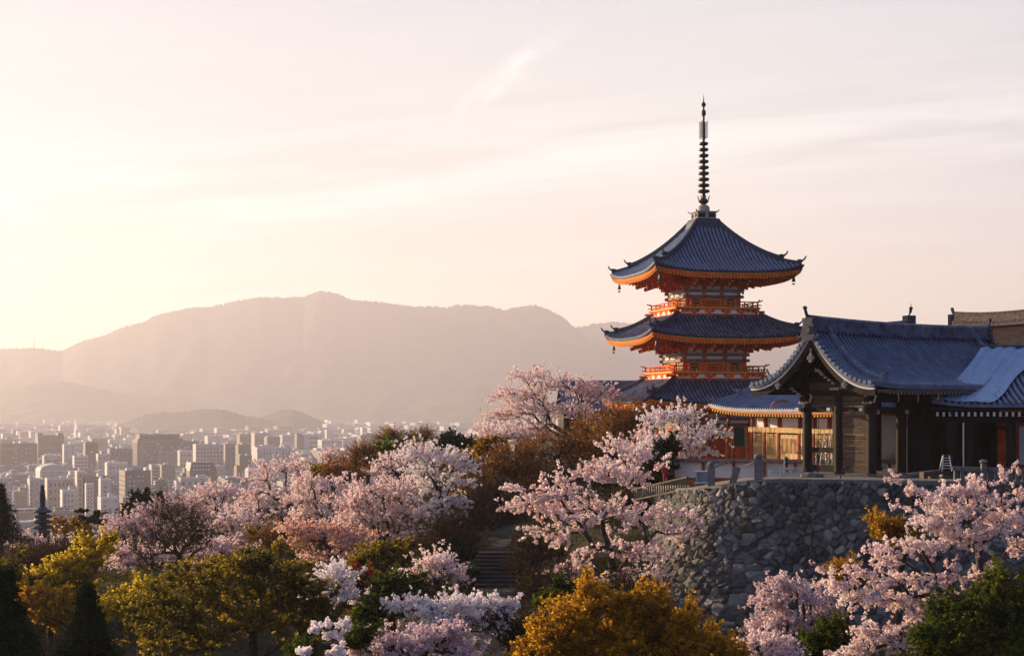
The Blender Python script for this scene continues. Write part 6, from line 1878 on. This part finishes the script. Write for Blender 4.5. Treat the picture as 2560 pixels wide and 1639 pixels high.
# ---- brown budding and bare trees
BK = dict(twigs=6, tw_len=.85, per_twig=4, q_per=2, crad=.09, size=.040, r_trunk=.16, rmin=.011, tw_up=.5)
def budding(label, pads, Y, bp, n=170, m=None, **kw):
    k = dict(BK); k.update(kw)
    return tree('budding_tree', label, 'bare tree', pads, Y, bp, m or BUD, n, **k)
budding('rust brown budding tree crowding the lowest pagoda roof', [(1560,1050,70,40),(1520,1090,60,40),(1600,1085,40,36)], 111, 1560, 230)
budding('wide rust brown thicket below the hilltop cherry', [(1400,1120,90,40),(1460,1090,60,34),(1340,1140,60,36)], 115, 1410, 260)
budding('brown budding tree left of the large pink cherry', [(1290,1150,60,40),(1250,1180,50,36),(1320,1190,50,30)], 108, 1285, 210)
budding('dark brown twiggy tree over the stairway slope', [(1220,1240,60,40),(1270,1290,50,36),(1190,1300,50,40)], 100, 1225, 230, m=BUDD)
budding('russet tree crowns on the ridge left of the evergreen', [(970,1092,30,14),(1010,1098,36,14),(1060,1092,22,14)], 127, 1000, 110)
budding('bare brown tree leaning on the ridge beside the green bush', [(915,1140,40,26),(890,1160,40,22),(950,1165,40,22)], 120, 920, 150)
budding('brown tree between the pale and peach pink cherries', [(870,1195,44,24),(840,1190,30,20)], 111, 865, 110)
budding('dark bare tree with upswept limbs before the left blossom', [(430,1290,70,44),(400,1340,70,44),(490,1330,60,50),(360,1390,60,30),(470,1380,50,40)], 91, 432, 200, m=BUDD, r_trunk=.2, q_per=1, fork=(428,1440))
budding('rust shaded tree under the violet cherry', [(680,1350,56,26),(740,1340,40,26),(640,1370,40,22)], 103, 690, 170)
budding('brown thicket behind the yellow bush', [(150,1385,70,30),(90,1400,60,30),(210,1380,50,26),(30,1410,50,36)], 105, 130, 250, m=BUDD)
budding('dark brown tree left of the stair path', [(1130,1330,50,34),(1160,1370,46,30),(1100,1370,40,26)], 92, 1130, 190, m=BUDD)
budding('bare dark tree between the stairway and the large cherry', [(1330,1370,44,40),(1300,1420,40,36),(1370,1400,44,40)], 84, 1345, 150, m=BUDD, q_per=1)
budding('thin brown saplings in the dark gap under the stone wall cherry', [(1400,1460,60,28),(1330,1480,40,26),(1560,1470,60,22)], 70, 1420, 130, m=BUDD, q_per=1)
budding('brown twiggy bush on the slope under the kerb fence', [(1610,1270,40,22),(1560,1260,40,20)], 90, 1600, 90, m=BUDD)
budding('rusty bush below the slim pale cherry', [(1160,1260,40,26),(1180,1210,40,24)], 104, 1165, 130)
budding('dark twiggy tree at the bottom behind the amber maple', [(1290,1590,50,30),(1250,1560,30,26)], 60, 1280, 90, m=BUDD, q_per=1)

# ---- green, yellow and red trees
GK = dict(twigs=4, tw_len=.95, per_twig=4, q_per=6, crad=.085, size=.065, r_trunk=.16, tw_up=.3)
def leafy(label, pads, Y, bp, n, m, name='leafy_tree', cat='tree', **kw):
    k = dict(GK); k.update(kw)
    if name != 'pine_tree':
        n = int(n*.5); k['shell'] = 3.6; k['spike'] = .16
        k['twigs'] = 6; k['tw_len'] = (.36 if Y < 70 else .46)*1.05; k['per_twig'] = 5; k['q_per'] = 6; k['crad'] = .065; k['size'] *= .86; k['flat'] = .4; k['tw_len'] *= 1.35; k['up'] = .5
    return tree(name, label, cat, pads, Y, bp, m, n, **k)
leafy('bright green bush on the ridge under the russet crowns', [(975,1118,34,14),(1015,1124,26,12),(955,1132,24,12)], 121, 985, 90, BRIGHT, 'green_bush', 'bush')
leafy('dark evergreen bush on the ridge beside the hilltop cherry', [(1135,1112,38,22),(1165,1125,32,20),(1105,1130,30,16)], 118, 1135, 150, DARKG, 'evergreen_bush', 'bush')
leafy('small olive tree tucked between the violet and pale cherries', [(800,1185,26,14),(815,1200,24,12)], 113, 805, 60, OLIVE)
leafy('orange brown tree glowing at the foot of the hilltop thicket', [(1200,1150,40,28),(1230,1120,34,22),(1160,1175,36,22)], 113, 1200, 130, GOLDL, tintbias=-.25)
leafy('glowing yellow bush at lower left', [(110,1470,52,26),(150,1440,44,26),(200,1430,40,30),(90,1500,40,26),(170,1480,60,30),(225,1400,16,34),(262,1365,13,26),(215,1370,9,20),(140,1425,12,14),(70,1450,18,10)], 82, 165, 430, YELL, 'yellow_tree', 'tree', size=.06)
leafy('amber bush in front of the glowing yellow one', [(120,1520,56,26),(90,1500,34,22),(150,1545,44,20)], 76, 125, 170, GOLDL)
leafy('yellow leaved tree between the conifer and the olive maple', [(350,1505,60,22),(390,1490,36,20),(310,1520,44,22),(360,1535,60,18)], 74, 350, 220, YELL, size=.055)
leafy('tall olive maple with a forked dark trunk at bottom left of centre', [(560,1440,110,36),(690,1450,90,40),(480,1480,90,40),(760,1490,80,40),(600,1500,130,36),(420,1530,90,36),(700,1545,120,36),(560,1560,120,34),(820,1540,50,36),(640,1405,60,22),(450,1600,110,36),(760,1610,90,28)], 64, 640, 800, OLIVE, fork=(630,1590), size=.050, crad=.15, q_per=4, r_trunk=.2, baseY=64)
leafy('olive shrub beneath the orange lit blossom', [(940,1400,56,26),(900,1425,40,24),(990,1390,40,22),(960,1440,50,22)], 88, 945, 230, OLIVE, tintbias=.05)
leafy('red leaved young maple in the middle of the lower slope', [(905,1470,44,24),(880,1495,36,22),(940,1480,30,20)], 80, 905, 170, REDL, 'red_maple', 'maple', tintbias=-.1)
leafy('green brown shrub right of the red maple', [(985,1480,44,26),(1030,1490,40,22),(960,1520,50,24),(930,1545,44,22)], 74, 985, 230, GREEN)
leafy('dark green shrub beside the stairs', [(1130,1400,40,24),(1155,1440,30,22),(1140,1480,40,22)], 83, 1140, 170, DARKG, 'evergreen_bush', 'bush')
leafy('fresh green shrub at the bottom under the white sprigs', [(770,1632,50,14),(880,1600,40,16)], 50, 800, 90, GREEN, 'green_bush', 'bush', size=.045)
leafy('amber maple filling the bottom centre', [(1490,1515,54,20),(1470,1490,24,14),(1580,1530,52,22),(1630,1512,26,16),(1440,1560,66,24),(1540,1580,100,28),(1660,1580,60,28),(1400,1605,76,26),(1520,1625,110,28),(1680,1620,84,28),(1715,1550,22,20),(1770,1610,44,20),(1560,1550,40,20),(1810,1635,34,14),(1330,1632,44,12)], 50, 1540, 900, GOLDL, 'amber_maple', 'maple', size=.044, crad=.12, tw_len=.4, q_per=5)
leafy('deep green broadleaf tree in the lower right corner', [(2420,1540,90,36),(2500,1500,70,40),(2380,1600,90,40),(2520,1580,60,50),(2450,1640,120,30),(2330,1620,50,30)], 49, 2440, 620, GREEN, size=.046, crad=.13, tw_len=.4)
leafy('green bush at the foot of the mauve blossom tree', [(2060,1610,44,22),(2030,1630,44,16),(2090,1590,30,20)], 55, 2058, 170, GREEN, 'green_bush', 'bush', size=.045)
leafy('small amber tree against the stone wall behind the right cherry', [(2225,1330,34,14),(2260,1350,30,16),(2200,1318,20,8)], 64, 2250, 110, GOLDL, tintbias=-.2, size=.05)
leafy('little brownish tree at the wall foot above the cherry arm', [(2105,1430,24,10),(2130,1450,26,12)], 66, 2120, 70, GOLDL, tintbias=-.25, size=.05)
leafy('dark pine like tree behind the timber balustrade', [(1650,1165,40,34),(1630,1200,44,28),(1670,1130,20,22)], 96, 1650, 210, DARKG, 'evergreen_tree', 'tree')
leafy('low grassy shrubs on the dark bank under the large cherry', [(1390,1500,40,18),(1450,1490,40,14),(1560,1520,44,18),(1620,1540,36,18)], 66, 1480, 140, GREEN, 'green_bush', 'bush', tintbias=-.25)
leafy('shaded brown green tree at far lower left above the dark conifer', [(40,1480,50,30),(20,1440,40,24)], 78, 30, 120, OLIVE, tintbias=-.15)
leafy('rounded amber green shrub before the two pines', [(160,1320,30,12),(190,1330,40,12)], 132, 172, 80, GOLDL, 'round_shrub', 'bush', tintbias=-.25)
leafy('dark cloud pruned tree with three round heads', [(345,1256,20,18),(372,1254,13,12),(398,1258,18,16),(335,1275,24,20),(395,1280,22,18),(318,1296,18,18)], 140, 352, 200, DARKG, 'evergreen_tree', 'tree', tw_len=.3, size=.08, crad=.12)

# ---- pines and conifers
def conifer(label, px, top, half, Y, n, bottom, name='conifer'):
    _seed[0] += 1; rg = np.random.default_rng(_seed[0])
    bx = (px-CX)*Y/F; bz = gz(bx, Y)-.2
    zt = CZ+(HY-top)*Y/F; R0 = half*Y/F; zb = CZ+(HY-bottom)*Y/F
    base = np.array([bx, Y, bz])
    h = rg.uniform(0, 1, n)**.6
    layers = np.round(h*11)/11*.75 + h*.25
    a = rg.uniform(0, 2*np.pi, n); rr = R0*layers*rg.uniform(.3, 1.0, n)*(1+.45*lowfreq(np.stack([np.cos(a)*2, np.sin(a)*2, h*9], -1), _seed[0]))
    att = np.stack([bx+rr*np.cos(a), Y+rr*np.sin(a), zt-(zt-zb)*h-.22*rr], -1)
    root = empty(name, base, 0, label, 'conifer')
    trunk_z = np.minimum(att[:,2]+.45*rr, zt-.05)
    p0 = np.stack([np.full(n, bx), np.full(n, Y), trunk_z], -1)
    v, f = frusta(p0, att, np.full(n, .03), np.full(n, .01), 3)
    v2, f2 = frusta(base[None], np.array([[bx, Y, zt]]), np.array([.22]), np.array([.02]), 8)
    array_mesh('trunk', np.concatenate([v, v2])-base, np.concatenate([f, f2+len(v)]), M['bark'], root)
    t = rg.uniform(.25, 1.08, (n, 9, 1))
    c = (p0[:, None]+(att-p0)[:, None]*t).reshape(-1, 3)
    c = np.repeat(c, 5, 0) + rg.normal(0, .11, (n*45, 3))*np.array([1,1,.7])
    v, f = quads(c, .11*rg.uniform(.5, 1.2, len(c)), rg, .35, .3)
    array_mesh('crown', v-base, f, DARKG, root, tint=np.clip(.42+.25*lowfreq(c, 3)+rg.normal(0,.15,len(c)), 0, 1))
conifer('dark pointed conifer at the bottom left beside the yellow tree', 218, 1462, 104, 52, 420, 1660)
conifer('black conifer filling the bottom left corner', 14, 1425, 118, 47, 420, 1660)
conifer('dark spreading conifer at the left edge above the rooftops', 4, 1208, 74, 112, 300, 1350)
def pine(label, tiers, Y, px):
    leafy(label, tiers, Y, px, 70, DARKG, 'pine_tree', 'pine', tw_len=.16, size=.07, crad=.05, shell=3, bf=.9, tintbias=.18, r_trunk=.1, up=.6)
pine('left of two layered garden pines before the rooftops', [(203,1279,15,4),(204,1297,22,5),(203,1311,24,5)], 134, 206)
pine('right of two layered garden pines before the rooftops', [(252,1282,14,4),(240,1292,10,4),(248,1303,22,5),(258,1316,16,4)], 134, 250)

# ---- undergrowth over the whole slope
def undergrowth():
    rg = np.random.default_rng(9)
    n = 7200
    y = rg.uniform(38, 165, n); u = rg.uniform(-.58, .38, n); x = u*y
    px = CX + x*F/y
    keep = ~((px > 1560) & (y > 79)) & ~((px > 1630) & (y > 70)) & ~((px > 1185) & (px < 1315) & (y < 110) & (y > 60))
    x, y = x[keep], y[keep]; n = len(x)
    z = gz_arr(x, y)
    hgt = rg.uniform(.25, 1.0, n)
    k = 34
    c = np.stack([x, y, z], -1)[:, None] + np.stack([rg.normal(0, .45, (n, k)), rg.normal(0, .45, (n, k)), rg.uniform(0, 1, (n, k))*hgt[:, None]], -1)
    c = c.reshape(-1, 3)
    t0 = np.repeat(np.clip(.45+.45*lowfreq(np.stack([x, y, z], -1)*.12, 4)+rg.normal(0, .15, n), 0, 1), k)
    v, f = quads(c, rg.uniform(.04, .10, len(c)), rg)
    m = leaf_mat('undergrowth_leaves', [(0, (.03,.02,.012)), (.35, (.06,.038,.018)), (.6, (.07,.065,.016)), (.85, (.10,.075,.02)), (1, (.045,.07,.016))], .35)
    o = array_mesh('undergrowth', v, f, m, tint=np.clip(t0+rg.normal(0, .08, len(t0)), 0, 1))
    tag(o, 'brown and green undergrowth covering the shaded slope between the trees', 'undergrowth', kind='stuff')
undergrowth()

# ---- stairs and path in the dark gap
def strip(pts, wdt):
    mb = MB(); L_, R_ = [], []
    for i, (px, Y) in enumerate(pts):
        x = (px-CX)*Y/F
        L_.append((x-wdt/2, Y, gz(x-wdt/2, Y)+.12)); R_.append((x+wdt/2, Y, gz(x+wdt/2, Y)+.12))
    mb.grid([L_, R_]); return mb
tag(strip([(1265,58),(1262,62),(1258,66),(1252,70),(1248,74),(1245,78),(1243,81)], 2.0).build('path', M['path']), 'dark path climbing toward the stairs', 'path', kind='structure')
s0 = P(1240, 1500, 81); s1 = P(1240, 1426, 88)
r = empty('stone_stairs', s0, 0, 'dark flight of stone steps between the shaded trees', 'stairs')
mb = MB(); ns = 9
z0 = gz(s0.x, 81)+.1; z1 = max(gz(s1.x, 88)+.15, z0+1.2)
for i in range(ns):
    y = 81+(88-81)*i/ns; z = z0+(z1-z0)*(i+1)/ns
    mb.box(s0.x-1.1, s0.x+1.1, y, y+.9, z-.5, z)
mb.build('treads', mat('worn_step_stone', (.028,.026,.028), .85, .3, 3.0), r, s0)
mb = MB()
for i in range(ns):
    y = 81+(88-81)*i/ns; z = z0+(z1-z0)*(i+1)/ns
    mb.box(s0.x-1.12, s0.x+1.12, y-.015, y+.09, z+.003, z+.03)
mb.build('nosing', mat('pale_step_edge', (.055,.05,.052), .8, .2), r, s0)
tag(strip([(1240,88.5),(1250,92),(1265,96),(1290,100),(1330,103)], 1.3).build('upper_path', M['path']), 'pale upper path crossing above the stairs', 'path', kind='structure')

# ---- stone tower pagoda, lookout tower and bright roof at left
q = P(106, 1350, 128); 
r = empty('stone_pagoda', q, R(10), 'slate blue stone pagoda with stacked roofs and a thick spire at the left', 'stone pagoda')
sm = mat('slate_blue_stone', (.06,.075,.10), .8, .25, 4.0, .2)
zz = lambda py: (1350-py)*128/F
mb = MB(); mb.lathe([(.6, -1.5), (.6, zz(1340)), (.34, zz(1340)), (.34, zz(1274))], n=8); mb.build('shaft', sm, r)
for i, (py, w2) in enumerate(((1277, 23), (1290, 24), (1303, 25), (1317, 26), (1331, 27))):
    a = w2*128/F; z = zz(py)
    mb = MB(); mb.lathe([(a*.55, z-.16), (a*.92, z-.10), (a*1.04, z-.02), (a*.98, z+.04), (a*.62, z+.16), (a*.4, z+.22)], n=8); mb.build('tier_roof', sm, r)
mb = MB(); mb.lathe([(.42, zz(1272)), (.36, zz(1268)), (.20, zz(1266)), (.22, zz(1240)), (.16, zz(1224)), (.17, zz(1220)), (.19, zz(1216)), (.12, zz(1213)), (.02, zz(1209))], n=10)
for k in range(9): z = zz(1264-k*4.6); mb.lathe([(.20, z-.05), (.255, z-.02), (.255, z+.02), (.20, z+.05)], n=10)
mb.build('spire', sm, r)
q = P(506, 1262, 420)
r = empty('lookout_tower', q, R(8), 'lookout tower tip with a teal roof and a bird on a thin pole', 'tower')
k = 420/F
mb = MB(); mb.box(-1.8, 1.8, -1.8, 1.8, -60, .6); mb.build('wall', M['redpost'], r)
mb = MB(); mb.add([(-2.6,-2.6,.6),(2.6,-2.6,.6),(2.6,2.6,.6),(-2.6,2.6,.6),(0,0,2.6)], [(0,1,4),(1,2,4),(2,3,4),(3,0,4),(3,2,1,0)]); mb.build('roof', mat('teal_copper_roof', (.05,.16,.15), .6, .2), r)
mb = MB(); mb.tube((0,0,2.4),(0,0,4.9),.10,.06,6); mb.build('pole', M['iron'], r)
mb = MB(); mb.lathe([(.05,4.7),(.25,4.95),(.22,5.2),(.05,5.4)], n=8); mb.beam((0,0,5.2),(.35,0,5.9),.2,.08); mb.beam((0,0,5.2),(-.45,0,5.6),.2,.08); mb.beam((0,0,5.3),(.05,0,6.1),.14,.1); mb.build('bird_finial', M['iron'], r)
q = P(175, 1345, 330)
r = empty('white_roofed_hall', q, R(10), 'bright low curved white roof just beyond the stone pagoda', 'hall')
mb = MB(); w2 = 6.8
mb.grid([[(w2*math.cos(a), y, 1.6*math.sin(a)+1.0) for a in np.linspace(0, math.pi, 16)] for y in (0, 9)]); mb.build('roof', mat('white_sheet_roof', (.75,.72,.70), .5, .1, .3), r)
mb = MB(); mb.box(-w2+.1, w2-.1, .1, 8.9, -45, 1.0); mb.prism([(w2*.98*math.cos(a), 1.58*math.sin(a)+1.0) for a in np.linspace(0, math.pi, 16)], 'y', .1, 8.9); mb.build('wall', M['white'], r)
